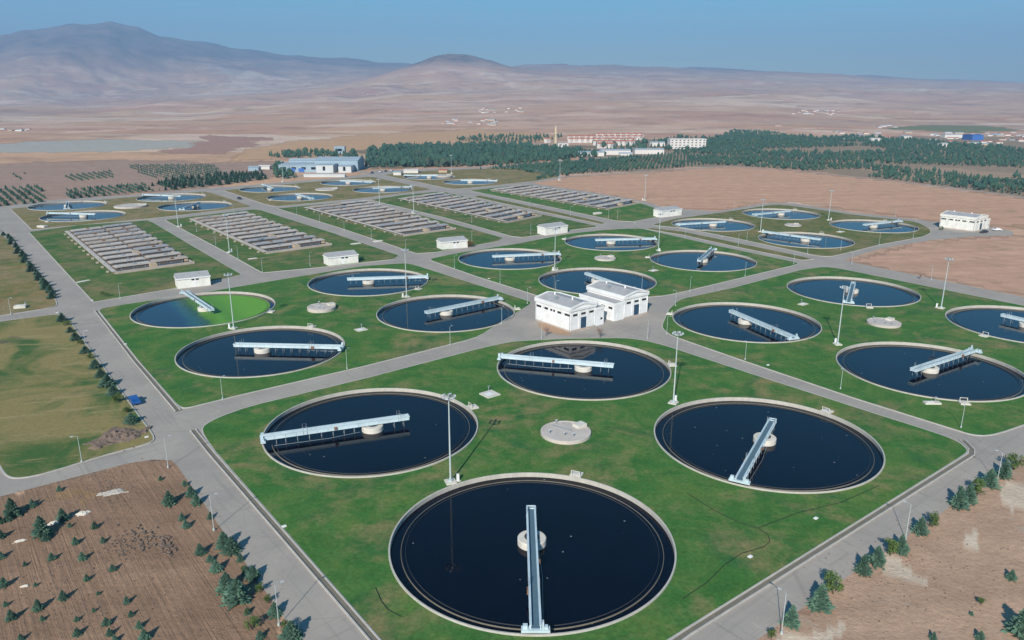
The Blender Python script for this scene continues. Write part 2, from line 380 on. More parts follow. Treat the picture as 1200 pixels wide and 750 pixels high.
W2_poly = P(ext(at(400, 300), at(400, 300), 0) if False else (-70, 392), (0, 377), (60, 369), (72, 368.5), (82, 376), (117, 424), (164, 488), (182, 512), (180, 519), (150, 527), (126, 533.5), (44, 558.5), (16, 562), (6, 558), W2_l, (-40, 480))
A_poly, B_poly, C_poly, D_poly, E_poly = [chaikin(p, 2, 4) for p in (A_poly, B_poly, C_poly, D_poly, E_poly)]
W1_poly, W2_poly = chaikin(W1_poly, 1, 3), chaikin(W2_poly, 2, 3)
lawns = [(A_poly, 'lawn'), (B_poly, 'lawn'), (C_poly, 'lawn'), (D_poly, 'lawn'), (E_poly, 'lawn_far'), (K1_poly, 'lawn_mid'), (K2_poly, 'lawn_mid'), (K3_poly, 'lawn_mid'), (K4_poly, 'lawn_mid'),
         (K5_poly, 'lawn'), (S1_poly, 'lawn_far'), (S2_poly, 'lawn_far'), (F_poly, 'lawn_dry'), (G_poly, 'lawn_dry'), (H_poly, 'lawn_dry'), (W1_poly, 'lawn_dry'), (W0_poly, 'lawn_dry'), (W2_poly, 'meadow')]
for p, m in lawns:
    sheet('lawn', offset(p, .2) if area(p) else p, .13, M[m]); kerb_ring(p)
# paved yard and roads: one sheet seen between the lawns
site = P(ext(at(207, 545), at(337, 730), 70), (337, 730), (207, 545), (201, 539.5), (180, 538.5), (150, 543), (0, 582), ext(at(150, 543), at(0, 582), 60), grid(-60, 200), (-70, 300), (-60, 262), (0, 242),
         (53, 234.8), (149, 228.6), (200, 224.2), (250, 220), (300, 216.4), (345, 212.3), (400, 208), (432, 203.5), (436, 199.5), (470, 199.6), (500, 197.6), (560, 195.6), (601, 194), (655, 203.5), (658, 209), (622, 214.5),
         (700, 226.3), (755, 236), (778, 243.5), (800, 245), (840, 247.6), (880, 241), (902, 237.8), (930, 238.3), (1000, 249.3), (1078, 257.6), (1100, 261), (1162, 266), (1188, 271.5), (1186, 276), (1140, 277), (1110, 279.5), (1091, 281.5),
         (1033, 291), (990, 304), (1004, 308.5), (1200, 348), grid(292, 49), grid(292, 33.5), (1200, 536), (1100, 603), (990, 678), (887, 750), ext(at(990, 678), at(887, 750), 75))
sheet('road', site, 0.0, M['asphalt'])
# country road north of the site, footpath by the field
def ribbon(name, pts, width, z, mat):
    mb = MB(); vs = []; fs = []
    for i, p in enumerate(pts):
        t = (pts[min(i + 1, len(pts) - 1)] - pts[max(i - 1, 0)]).normalized(); nn = Vector((-t.y, t.x)) * width / 2
        vs += [(p.x + nn.x, p.y + nn.y, z), (p.x - nn.x, p.y - nn.y, z)]
        if i: fs.append((2 * i - 2, 2 * i - 1, 2 * i + 1, 2 * i))
    mb.add(vs, fs); o = mb.build(name, mat); o['kind'] = 'structure'; return o
M['track'] = asphalt('dirt_track', (.36, .30, .25), (.42, .34, .28))
ribbon('road', P((520, 199.3), (560, 196.8), (600, 193.6), (650, 189.6), (712, 184.6), (800, 178.8), (900, 171.8)), 7, .06, M['track'])
ribbon('dirt_track', P((655, 207.6), (760, 200.5), (858, 194.6), (930, 199.6), (1050, 212.5), (1130, 222), (1200, 231.5), (1260, 240)), 5, .05, M['track'])
ribbon('road', P((432, 203), (415, 200), (380, 203), (330, 209)), 8, .06, M['asphalt'])
# ------------------------------------------------------------------ terrain
def lerp_tab(tab, x):
    if x <= tab[0][0]: return tab[0][1]
    for (x0, y0), (x1, y1) in zip(tab, tab[1:]):
        if x <= x1:
            t = (x - x0) / (x1 - x0); t = t * t * (3 - 2 * t); return y0 + (y1 - y0) * t
    return tab[-1][1]
FRONT = [(-500, 120), (0, 128), (80, 125), (200, 117), (300, 109), (400, 99), (470, 92), (540, 86), (620, 77), (700, 77), (760, 79), (830, 81), (900, 84), (960, 87), (1040, 91), (1120, 95), (1200, 97), (1600, 100)]
FD = [(-500, 5200), (0, 5600), (400, 6500), (620, 8200), (900, 8600), (1200, 8800), (1700, 9000)]
REAR = [(a_, b_ + 3.5) for a_, b_ in [(-700, 70), (-300, 62), (-100, 50), (0, 42), (50, 34), (95, 28), (135, 28), (165, 35), (200, 46), (240, 49), (290, 57), (340, 63), (400, 67), (450, 71), (500, 74), (600, 79), (700, 76), (800, 79), (900, 82), (1000, 86), (1100, 91), (1300, 97), (1700, 100)]]
KF = F * 1.085
def terrain(d, az, x, y):
    if d < 1300: return 0.0
    if abs(az) > 1.25: return min(1, (d - 1300) / 5000) * 60
    u = 600 + F * 1.042 * math.tan(az) if abs(az) < 1.2 else (3000 if az > 0 else -2000)
    df = lerp_tab(FD, u); dr = df + 4600
    ca = max(.4, math.cos(az)); zf = 63 + df * ca * (114 - lerp_tab(FRONT, u)) / KF; zr = 63 + dr * ca * (114 - lerp_tab(REAR, u)) / KF
    nz = noise.fractal(Vector((x / 900, y / 1300, 3.1)), .9, 2.1, 5)
    n2 = noise.fractal(Vector((x / 2600, y / 2600, 7.7)), .9, 2.1, 4)
    if d < df:
        s = (d - 1300) / (df - 1300); z = zf * (s ** 1.5) + (nz * 34 + n2 * 32) * min(1, s * 2.0) * (1 - .55 * s ** 4)
    elif d < dr:
        s = (d - df) / (dr - df); dip = zf * (1 - .12 * math.sin(min(1, s * 3) * math.pi)); e = s * s * (3 - 2 * s)
        z = dip + (zr - dip) * e + nz * (24 + max(0, zr - zf) * .05) + n2 * (zr - zf) * .05 * (1 - s) + abs(noise.fractal(Vector((x / 1500, y / 1500, 1.7)), .8, 2.2, 6)) * (zr - zf) * .12 * math.sin(math.pi * s)
    else:
        s = (d - dr) / 5000; z = zr * max(.2, 1 - .6 * s) + nz * 30
    # the separate dark hill
    hc = 6400; hx = hc * math.sin(-math.atan((600 - 528) / (F * 1.042))); hy = hc * math.cos(math.atan(72 / (F * 1.042)))
    q = ((x - hx) / 390) ** 2 + ((y - hy) / 750) ** 2
    z += (158 * math.exp(-q * .85) + 28 * math.exp(-((x - hx - 160) / 700) ** 2 - ((y - hy) / 900) ** 2)) * (1 + nz * .16)
    return max(z, 0)
# coloured fields: outline on the plan, colour
fields = [(P((598, 217), (655, 208.5), (760, 201.5), (858, 195.6), (930, 200.6), (1050, 213.5), (1200, 232.5), (1290, 245), (1290, 262), (1160, 265), (1078, 256), (930, 236.5), (900, 236.5), (840, 246), (780, 242), (700, 225)), (.53, .315, .205)),
          (P((1000, 306), (1090, 283), (1190, 277), (1300, 268), (1330, 330), (1200, 345)), (.52, .315, .215)),
          (P((-80, 178), (20, 166), (120, 163), (235, 166), (215, 172), (150, 177), (60, 178)), (.40, .375, .32)),
          (P((190, 179), (235, 167), (250, 158), (320, 162), (280, 174), (265, 181)), (.38, .225, .17)),
          (P((-80, 245), (-80, 196), (60, 190), (190, 188), (330, 190), (330, 205), (250, 219), (0, 241)), (0.360, 0.240, 0.180)),
          (P((270, 190), (300, 172), (420, 158), (560, 152), (650, 158), (640, 166), (520, 170), (430, 176), (330, 184)), (.52, .32, .18)),
          (P((1030, 151), (1080, 147), (1150, 147), (1200, 153), (1130, 156)), (0.180, 0.192, 0.096)),
          (P((420, 199), (500, 195), (560, 195), (660, 186), (690, 170), (430, 175)), (.22, .175, .11)),
          (P((640, 205), (760, 200), (858, 194), (930, 199), (1050, 212), (1200, 231), (1260, 240), (1260, 160), (1000, 160), (700, 165), (690, 186), (560, 198), (600, 198)), (.29, .215, .145)),
          (P((560, 200), (600, 198), (655, 189), (700, 192), (640, 205)), (0.156, 0.168, 0.072)),
          (P((1010, 196), (1080, 196), (1200, 204), (1260, 208), (1260, 222), (1160, 218), (1060, 208)), (0.370, 0.258, 0.174)),
          (P((880, 188), (930, 184), (985, 186), (960, 192), (900, 193)), (0.450, 0.285, 0.210)),
          (P((0, 580), (150, 535), (225, 530), (365, 757), grid(60, 30), grid(-60, 60)), (.30, .188, .120))]
# south-eastern dug soil
fields.append(([ext(at(990, 678), at(887, 750), 80)] + P((875, 745), (978, 672), (1190, 530)) + [grid(330, 39), grid(330, -90), grid(90, -90)], (.45, .295, .200)))
for pp in ([(1022, 668), (1040, 655), (1062, 655), (1070, 670), (1098, 676), (1072, 684), (1048, 690), (1030, 685)], [(912, 745), (930, 730), (960, 735), (985, 742), (960, 760), (905, 765)], [(1160, 575), (1210, 562), (1230, 590), (1200, 604), (1172, 598)], [(1130, 628), (1146, 622), (1150, 634), (1138, 641)], [(1096, 655), (1112, 652), (1120, 660), (1102, 662)]):
    fields.append((P(*pp), (.60, .48, .36)))
fields.append((P((80, 572), (98, 566), (104, 580), (92, 590)), (.36, .225, .115)))
NA, rings, azs = 0, [], []
a = -math.pi
while a < math.pi - 1e-6:
    azs.append(a); a += R(.19) if abs(a) < R(48) else R(3)
rr = 20.0
while rr < 17500:
    rings.append(rr); rr *= 1.0175 if rr < 3000 else 1.0135
vs, fs, cols = [(0, 0, 0)], [], [(0, 0, 0, 0)]
fb = []
for p, c in fields:
    xs = [q.x for q in p]; ys = [q.y for q in p]; fb.append((min(xs), max(xs), min(ys), max(ys)))
sx0, sx1, sy0, sy1 = min(q.x for q in site), max(q.x for q in site), min(q.y for q in site), max(q.y for q in site)
for ri, d in enumerate(rings):
    for az in azs:
        x, y = d * math.sin(az), d * math.cos(az); z = terrain(d, az, x, y); col = (0, 0, 0, 0)
        if d < 3500 and abs(az) < R(55):
            q2 = min(1, d / 150); wx = x + noise.noise(Vector((x / 30, y / 30, 1))) * 5 * q2 + noise.noise(Vector((x / 5, y / 5, 2))) * 4 * min(1, 150 / d); wy = y + noise.noise(Vector((x / 30, y / 30, 9))) * 5 * q2 + noise.noise(Vector((x / 5, y / 5, 5))) * 4 * min(1, 150 / d)
            if d > 550:
                q3 = min(1, (d - 550) / 300) * 26; wx += noise.fractal(Vector((x / 90, y / 90, 3)), .8, 2.1, 4) * q3; wy += noise.fractal(Vector((x / 90, y / 90, 6)), .8, 2.1, 4) * q3
            for (p, c), b in zip(fields, fb):
                if b[0] <= wx <= b[1] and b[2] <= wy <= b[3] and inside((wx, wy), p): col = (*c, 1)
            if sx0 < x < sx1 and sy0 < y < sy1 and inside((x, y), site):
                z = -3.0 if edge_dist((x, y), site) > max(2.5, d * .022) else -.02
            elif d < 1200: z = -.02
        vs.append((x, y, z)); cols.append(col)
m_ = len(azs)
for k in range(m_): fs.append((0, 1 + (k + 1) % m_, 1 + k))
for i in range(len(rings) - 1):
    for k in range(m_):
        k2 = (k + 1) % m_; fs.append((1 + i * m_ + k, 1 + i * m_ + k2, 1 + (i + 1) * m_ + k2, 1 + (i + 1) * m_ + k))
n = NT('terrain_soil', .95, .1); p = n.pos()
vo = n.t.nodes.new('ShaderNodeTexVoronoi'); vo.inputs['Scale'].default_value = 1
warp = n.t.nodes.new('ShaderNodeVectorMath'); warp.operation = 'ADD'
nn = n.t.nodes.new('ShaderNodeTexNoise'); nn.inputs['Scale'].default_value = .0012; nn.inputs['Detail'].default_value = 4; n.t.links.new(p, nn.inputs['Vector'])
sca = n.t.nodes.new('ShaderNodeVectorMath'); sca.operation = 'SCALE'; sca.inputs['Scale'].default_value = 2.2; n.t.links.new(nn.outputs['Color'], sca.inputs[0])
n.t.links.new(n.pos(1 / 620, 1 / 330, 0, .25), warp.inputs[0]); n.t.links.new(sca.outputs[0], warp.inputs[1]); n.t.links.new(warp.outputs[0], vo.inputs['Vector'])
sep = n.t.nodes.new('ShaderNodeSeparateColor'); n.t.links.new(vo.outputs['Color'], sep.inputs[0])
c = n.ramp(sep.outputs[0], [(0, (.40, .235, .17)), (.22, (.50, .31, .20)), (.42, (.55, .39, .24)), (.58, (.43, .26, .20)), (.74, (.62, .47, .35)), (.88, (.36, .25, .18)), (1, (.66, .55, .44))])
vo2 = n.t.nodes.new('ShaderNodeTexVoronoi'); vo2.inputs['Scale'].default_value = 1
w2 = n.t.nodes.new('ShaderNodeVectorMath'); w2.operation = 'ADD'; n.t.links.new(n.pos(1 / 260, 1 / 120, 0, -.35), w2.inputs[0]); n.t.links.new(sca.outputs[0], w2.inputs[1]); n.t.links.new(w2.outputs[0], vo2.inputs['Vector'])
sp2 = n.t.nodes.new('ShaderNodeSeparateColor'); n.t.links.new(vo2.outputs['Color'], sp2.inputs[0])
c = n.mix(n.ramp(sp2.outputs[1], [(.55, 0.), (.60, .55)]), c, n.ramp(sp2.outputs[0], [(0, (.34, .21, .15)), (.5, (.62, .47, .33)), (1, (.74, .66, .54))]))
big = n.noise(p, .0007, 6, .62, .6)
c = n.mix(n.ramp(big, [(.40, 0.), (.60, .75)]), c, (.50, .325, .235))
ero = n.noise(n.pos(1, 1, 2), .0022, 9, .72, .4)
c = n.mix(n.ramp(ero, [(.56, 0.), (.65, .6)]), c, (.74, .62, .52))
scrub = n.noise(p, .008, 8, .72)
c = n.mix(n.ramp(scrub, [(.50, 0.), (.64, .55)]), c, (.22, .155, .11))
# steep and high ground is darker scrub and rock
hz = n.t.nodes.new('ShaderNodeSeparateXYZ'); n.t.links.new(n.geo.outputs['Position'], hz.inputs[0])
hh = n.math('ADD', hz.outputs[2], n.math('MULTIPLY', n.math('SUBTRACT', n.noise(p, .0016, 6, .65), .5), 420))
c = n.mix(n.ramp(n.math('MULTIPLY', hh, 1 / 1200), [(.18, 0.), (.40, .95)]), c, n.mix(n.ramp(n.noise(p, .004, 7, .7), [(.4, 0.), (.62, 1.)]), (.085, .070, .075), (.21, .150, .145)))
dr_ = n.math('POWER', n.math('ADD', n.math('POWER', n.math('MULTIPLY', n.math('ADD', hz.outputs[0], 490), 1 / 560), 2), n.math('POWER', n.math('MULTIPLY', n.math('ADD', hz.outputs[1], -6380), 1 / 900), 2)), .5)
dr_ = n.math('ADD', dr_, n.math('MULTIPLY', n.noise(p, .004, 5), .6))
c = n.mix(n.ramp(dr_, [(.75, .88), (1.4, 0.)]), c, n.mix(n.ramp(n.noise(p, .012, 4, .7), [(.45, 0.), (.6, 1.)]), (.085, .068, .062), (.23, .155, .135)))
att = n.t.nodes.new('ShaderNodeVertexColor'); att.layer_name = 'field'
soil = att.outputs['Color']
c = n.mix(1.0, c, (1.08, 1.0, .96), 'MULTIPLY')
c = n.mix(att.outputs['Alpha'], c, soil)
# local soil structure (ploughing, wheel tracks, dug patches)
f1 = n.noise(p, .12, 7, .7, .3); f2 = n.noise(p, 1.3, 6, .72); f3 = n.noise(n.pos(1.5, .035, 1, -GA), 1.0, 5, .72, .35); f4 = n.noise(n.pos(.05, 1.0, 1, -.15), .16, 4, .6, .5)
c = n.mix(1.0, c, n.ramp(f1, [(.25, .80), (.75, 1.20)]), 'MULTIPLY')
c = n.mix(1.0, c, n.ramp(f2, [(.2, .78), (.8, 1.18)]), 'MULTIPLY')
near = n.ramp(n.math('MULTIPLY', hz.outputs[1], 1 / 1000.), [(.16, 1.), (.25, 0.)])
west = n.math('MULTIPLY', near, n.ramp(n.math('ADD', n.math('MULTIPLY', hz.outputs[0], -1 / 100.), .5), [(.45, .25), (.55, 1.)]))
c = n.mix(west, c, n.mix(1.0, c, n.ramp(f3, [(.36, .86), (.64, 1.06)]), 'MULTIPLY'))
c = n.mix(1.0, c, n.ramp(f4, [(.35, .92), (.70, 1.12)]), 'MULTIPLY')
dig = n.math('MULTIPLY', n.ramp(n.noise(p, .07, 6, .65, 1.2), [(.58, 0.), (.66, .8)]), near)
c = n.mix(n.math('MULTIPLY', dig, n.ramp(n.math('MULTIPLY', hz.outputs[0], 1 / 200.), [(.12, 0.), (.16, 1.)])), c, (.42, .33, .25))
grs = n.math('MULTIPLY', n.ramp(n.noise(p, .05, 6, .7, .6), [(.58, 0.), (.70, .6)]), n.ramp(n.math('MULTIPLY', hz.outputs[1], 1 / 1000.), [(.20, 0.), (.24, 1.), (.45, 1.), (.5, 0.)]))
c = n.mix(grs, c, (.21, .18, .09))
n.color(c); hb = n.math('ADD', n.math('MULTIPLY', f2, .8), n.math('MULTIPLY', n.math('MULTIPLY', f3, west), .8)); n.bump(hb, .7, .35)
M['terrain'] = n.m
mb = MB(); mb.v, mb.f = vs, [f[::-1] for f in fs]
g = mb.build('ground', M['terrain'], smooth=True); g['kind'] = 'structure'
at_ = g.data.color_attributes.new('field', 'FLOAT_COLOR', 'POINT'); at_.data.foreach_set('color', [q for c_ in cols for q in c_])
def ground_z(p):
    d = p.length; return terrain(d, math.atan2(p.x, p.y), p.x, p.y)
def hill_at(x, y):                       # first terrain hit along the surveyed sight line
    d = RT * ((x - 600) / F) - UP * ((y - 375) / F) + FW; d.normalize(); t = 500.0
    while t < 14000:
        q = Vector((0, 0, H)) + d * t
        if q.z <= ground_z(Vector((q.x, q.y))): return Vector((q.x, q.y)), q.z
        t += 12
    return Vector((q.x, q.y)), 0
# ------------------------------------------------------------------ haze
hzb = MB().box(-17800, 17800, -17800, 17800, -5, 1500).build('haze', bpy.data.materials.new('haze_air')); hzb['kind'] = 'stuff'
hm = hzb.data.materials[0]; hm.use_nodes = True; ht = hm.node_tree; ht.nodes.remove(ht.nodes['Principled BSDF'])
pv = ht.nodes.new('ShaderNodeVolumePrincipled'); pv.inputs['Density'].default_value = 1.4e-4; pv.inputs['Color'].default_value = (.38, .65, 1.0, 1); pv.inputs['Anisotropy'].default_value = .0
ht.links.new(pv.outputs[0], ht.nodes['Material Output'].inputs['Volume'])
#OBJECTS
# ------------------------------------------------------------------ clarifiers (round tanks)
def make_clarifier():
    r = empty('clarifier_tank', 0, 0)
    MB().lathe([(TR - .04, -2.2), (TR - .04, .34), (TR - .07, .38), (TR - .28, .38), (TR - .31, .34), (TR - .31, -2.2)], 160).build('wall', M['tankwall'], r)
    MB().lathe([(TR - .31, -.38), (TR - 1.75, -.38), (TR - 1.75, -1.6)], 160).build('launder', M['water'], r)
    wr = MB()
    wr.lathe([(TR - 1.86, -1.3), (TR - 1.86, -.22), (TR - 1.79, -.22), (TR - 1.79, -1.3)], 160)
    wr.build('weir', M['weir'], r)
    r_in = MB().lathe([(TR - 2.5, -.50), (TR - 2.5, -.22), (TR - 2.46, -.22), (TR - 2.46, -.50)], 120); r_in.build('scum_baffle', M['darksteel'], r)
    MB().disk(TR - 1.86, -.34, 128).build('water', M['water'], r)
    MB().lathe([(2.12, -1.4), (2.12, .62), (2.02, .72), (0.01, .76)], 48).build('centre_pier', M['concrete_lt'], r)
    # rotating bridge along local +x (rim end) with a short arm past the pier
    b = empty('bridge', 0, 0); b.parent = r
    L0, L1, z0, z1, hw = -7.3, TR - .1, 1.06, 1.66, .60
    g = MB()
    for s_ in (-1, 1):
        g.box(L0, L1, s_ * hw - .06, s_ * hw + .06, z0, z1); g.box(L0, L1, s_ * hw - .14, s_ * hw + .14, z1 + .003, z1 + .09); g.box(L0, L1, s_ * hw - .14, s_ * hw + .14, z0 - .09, z0 - .003)
        for k in range(15):
            x = L0 + .3 + k * (L1 - L0 - .6) / 14; g.box(x - .04, x + .04, s_ * (hw + .1) - .045, s_ * (hw + .1) + .045, z0 + .003, z1 - .003)
    g.box(L0 - .1, L0 - .003, -hw - .14, hw + .14, z0 + .5, z1 + .09); g.box(L0 + .0, L0 + .1, -hw + .07, hw - .07, z0, z1 - .25)
    g.build('girder', M['bluepaint'], b)
    MB().box(L0 + .12, L1 - .1, -hw + .065, hw - .065, z0 + .10, z0 + .16).build('walkway', M['bluedeck'], b)
    MB().lathe([(1.1, .78), (1.1, .9), (.9, .97), (.01, .98)], 24).build('pivot', M['darksteel'], b)
    e = MB()
    e.box(TR - .72, TR + .18, -1.75, 1.75, .82, 1.18); e.box(TR - .5, TR - .02, -1.55, -.98, 1.183, 1.7); e.box(TR - .5, TR - .02, 1.0, 1.5, 1.183, 1.55)
    e.box(TR - .38, TR + .1, .8, 1.0, 1.183, 2.3)
    ec = e.build('end_carriage', M['bluepaint'], b)
    for s_ in (-1.35, 1.35):
        MB().tube([(TR - .40, s_, .81), (TR - .08, s_, .81)], .25, 16).build('wheel', M['tyre'], b)
    # hanging scraper posts
    for k, x in enumerate((-6.2, -4.3, 3.6, 5.6, 7.7, 9.9, 12.2, 14.4, 16.6, 18.3)):
        p = MB(); s_ = -1 if k % 2 else 1
        p.tube([(x, .55, z0), (x, .55, -1.3)], .05, 6); p.tube([(x, -.55, z0), (x, -.55, -1.3)], .05, 6); p.tube([(x, -.55, .2), (x, .55, .6)], .035, 5)
        p.build('scraper_post', M['steel'], b)
    MB().tube([(2.6, .95, .0), (8.5, 1.3, -.22), (18.8, 1.0, -.22)], .035, 6).build('skimmer_bar', M['steel'], b)
    MB().box(13.1, 13.9, -.95, -.75, .9, 1.6).build('gear_box', M['rust'], b); MB().box(7.0, 7.5, .75, 1.0, 1.2, 1.7).build('gear_box', M['rust'], b)
    for x0_, x1_ in ((-5.6, -5.1), (12.6, 13.3)):
        for s_ in (-1, 1):
            y_ = s_ * .72; MB().tube([(x0_, y_, z0), (x0_, y_, z1 + 1.0), (x1_, y_, z1 + 1.0), (x1_, y_, z0)], .035, 5).build('railing', M['steel'], b)
    # small service block outside the wall
    v = MB().box(TR + .0, TR + 1.9, -1.0, 1.0, -.1, .42).box(TR + .5, TR + 1.5, -.5, .5, .423, .5).box(TR + .3, TR + .42, -.8, -.68, .43, 1.25).box(TR + .3, TR + .42, .68, .8, .43, 1.25).box(TR + .31, TR + .41, -.68, .68, 1.16, 1.25)
    v.build('service_block', M['concrete_lt'], r)
    return r
rimend = {'A1': (628, 741), 'A2': (306, 512), 'A4': (594, 417), 'D3': (1143, 409), 'B2': (403, 406), 'B3': (502, 323.5), 'B4': (586, 348), 'C1': (656, 296.5), 'C3': (770.7, 279), 'C4': (836, 290.7),
          'E2': (787, 263), 'E4': (1056, 258.3), 'G3': (439.3, 213.3), 'H1': (581, 211.5)}
ang = {k: math.degrees(math.atan2(*(at(*q, 1.5) - Vector(T[k])).yx)) for k, q in rimend.items()}
ang.update({'A3': -119, 'D2': -70, 'D1': -116, 'D4': -60, 'B1': 128, 'C2': -62, 'E1': -150, 'E3': 132, 'F1': 172, 'F2': -88, 'F3': -62, 'F4': 165, 'G1': -55, 'G2': 120, 'G4': 25, 'H2': 172})
svc = {'A1': 68, 'A2': 28, 'A3': 38, 'A4': 5, 'B2': 70, 'B1': -10, 'B3': -30, 'B4': 10, 'C1': 30, 'C2': 130, 'C3': 160, 'C4': 165, 'D1': -100, 'D2': 160, 'D3': -100, 'D4': -150, 'F1': -110, 'G1': -130, 'F2': 60}
tl = {'A1': 'nearest dark clarifier, largest in view, its bridge pointing straight at the viewer',
      'A2': 'dark clarifier behind the nearest mast, pale bridge reaching its left rim',
      'A3': 'dark clarifier right of the nearest flat chamber, bridge slanting down to its near rim',
      'A4': 'dark clarifier just in front of the two white halls, reflecting them',
      'D3': 'dark clarifier near the right edge, bridge rising to the right over its rim',
      'D2': 'dark clarifier just right of the paved yard, bridge slanting down to the right',
      'D1': 'dark clarifier beside the bare field corner, steep bridge and a mast before it',
      'D4': 'dark clarifier cut off by the right edge of the photo, level with its chamber',
      'B1': 'round clarifier half covered in bright green algae, dark only at its left end',
      'B2': 'dark clarifier in front of the green algae tank, level bridge reaching right rim',
      'B3': 'dark clarifier right behind the ribbed chamber, in front of the blue-sided hut',
      'B4': 'dark clarifier left of the two white halls, bridge rising to its right rim',
      'C1': 'leftmost of the four dark clarifiers on the lawn behind the halls',
      'C2': 'dark clarifier partly hidden behind the roofs of the two white halls',
      'C3': 'farthest of the four clarifiers behind the halls, with long level bridge',
      'C4': 'rightmost clarifier behind the halls, short bridge pointing up to its far rim',
      'E1': 'farthest of the four tanks on the triangular lawn by the bare field',
      'E2': 'leftmost tank on the triangular lawn, level bridge at its left rim',
      'E3': 'nearest tank on the triangular lawn, bridge falling to the right',
      'E4': 'tank on the triangular lawn closest to the lone white hall',
      'F1': 'far left blue tank nearest the first long basin, white bridge at back',
      'F2': 'blue tank in far left group, nearest the second basin, bridge seen end on',
      'F3': 'blue tank at the far left corner of the dry lawn by the planted rows',
      'F4': 'blue tank in far left group, farthest back, with a level white bridge',
      'G1': 'nearest blue tank on the far middle dry lawn, left of the third long basin end',
      'G2': 'blue tank at the left corner of the far middle dry lawn',
      'G3': 'blue tank just in front of the grey factory, long white bridge along its back rim',
      'G4': 'blue tank on the far middle dry lawn nearest the double road, right of its neighbours',
      'H1': 'small looking tank on the farthest lawn, on the right by the last long basin',
      'H2': 'farthest tank of all, thin white bridge on it, below the dark plantation'}
proto = make_clarifier(); tree = snapshot(proto); first = True
for k, (x, y) in T.items():
    o = proto if first else dup(tree)
    first = False
    o.location = (x, y, 0); tag(o, tl[k], 'water tank', 'round clarifier tanks with rotating bridges')
    for c in children(o):
        if c.name.startswith('bridge'): c.rotation_euler.z = R(ang[k])
        if c.name.startswith('service'): c.rotation_euler.z = R(svc.get(k, 50))
        if k == 'B1' and c.name.startswith('water'):
            c.data = c.data.copy(); c.data.materials[0] = M['algae']; c['label'] = 'water surface covered with bright green algae on its right side'
# ------------------------------------------------------------------ covered round chambers between the tanks
def chamber(px, py, r, label, h=.75):
    p = at(px, py); o = empty('round_chamber', p.x, p.y); tag(o, label, 'covered chamber', 'low covered round chambers between tanks')
    MB().lathe([(r, -.3), (r, h), (r - .1, h + .05), (r - .5, h + .06), (r - .52, h - .04), (.01, h - .02)], 64).build('cover', M['deck'], o)
    q = MB().box(r * .52, r * .98, -.9, .9, h - .1, h + .55, R(38)); q.build('inlet_box', M['concrete_lt'], o)
    for a_, rr_ in ((-100, .45), (-65, .6), (115, .8), (200, .7)):
        MB().tube([(r * rr_ * math.cos(R(a_)), r * rr_ * math.sin(R(a_)), h - .05), (r * rr_ * math.cos(R(a_)), r * rr_ * math.sin(R(a_)), h + .7)], .11, 8).tube([(r * rr_ * math.cos(R(a_)) - .3, r * rr_ * math.sin(R(a_)), h + .72), (r * rr_ * math.cos(R(a_)) + .3, r * rr_ * math.sin(R(a_)), h + .72)], .07, 6).build('valve', M['steel'], o)
    MB().box(-r * .75, r * .2, -.35, .35, h - .03, h + .03, R(-35), (r * .1, r * .1)).build('cover_strip', M['roof'], o)
chamber(663, 509, 4.9, 'flat round concrete chamber among the four nearest dark tanks')
chamber(377, 363, 4.3, 'round ribbed chamber right of the green algae tank', 1.1)
chamber(709, 304, 4.3, 'small round concrete chamber among the four tanks behind the halls')
chamber(1035.5, 380, 4.6, 'flat round chamber on the right lawn, between the tanks beside the tall mast')
chamber(929, 264.5, 4.2, 'tiny round chamber amid the triangular lawn by the bare field', .5)
chamber(153, 242.5, 9.0, 'wide round chamber among the four blue tanks at far left', .9)
chamber(383, 222.5, 8.0, 'wide round chamber among blue tanks in front of the grey factory', .7)
chamber(520, 206.3, 7.0, 'farthest round chamber, between the two last tanks', .6)
# ------------------------------------------------------------------ flat valve slabs on the lawns
def slab(px, py, sx_, sy_, h, label, rz=GA, post=True):
    p = at(px, py); o = empty('valve_slab', p.x, p.y, 0, rz); tag(o, label, 'concrete slab', 'small concrete valve slabs on the lawns')
    MB().box(-sx_ / 2, sx_ / 2, -sy_ / 2, sy_ / 2, 0, h).build('slab', M['concrete_lt'], o)
    MB().box(-sx_ * .3, sx_ * .1, -sy_ * .2, sy_ * .2, h + .003, h + .06).build('hatch', M['plasticwhite'], o)
    if post: MB().tube([(sx_ * .35, sy_ * .5 + .3, 0), (sx_ * .35, sy_ * .5 + .3, 1.1)], .09, 8).box(sx_ * .35 - .25, sx_ * .35 + .25, sy_ * .5 + .2, sy_ * .5 + .4, 1.1, 1.3).build('vent_post', M['steel'], o)
slab(574, 463, 3.4, 3.4, .35, 'white square slab with a vent post left of the tank before the halls')
slab(423, 387, 3.0, 2.6, .3, 'small white slab between the left tanks above the near inner road')
slab(941, 357, 3.2, 2.0, .3, 'white slab between the yard tank and the mast tank on the right lawn')
slab(766, 317.5, 3.4, 2.2, .3, 'pale slab on the lawn between the two right tanks behind the halls')
slab(985, 272, 4, 2.4, .3, 'pale slab between the right pair of tanks on the triangular lawn')
slab(97, 330, 5, 1.6, .15, 'worn pale slab on the lawn beside the first long basin', R(60), False)
slab(443, 283, 4, 2.2, .4, 'grey slab at the roadside left of the third long basin', GA, False)
slab(417, 286, 4.5, 2.0, .35, 'pale slab lying left of the second long basin corner', GA, False)
slab(296, 303.5, 3.5, 1.4, .3, 'thin pale slab on the lawn right of the first inner road', GA, False)
slab(700, 251, 5, 2.0, 1.0, 'white blocky slab on the verge beside the last long basin', GA, False)
slab(24, 361, 3.2, 2.2, .9, 'white vent block on the dry lawn left of the long road', R(20))
slab(1092, 473.5, 3.4, 1.3, .5, 'white railed slab at the near rim of the right edge tank', R(0))
slab(50, 266.5, 5.0, 2.4, .9, 'grey block beside the near rim of the far left tank', R(-20), False)
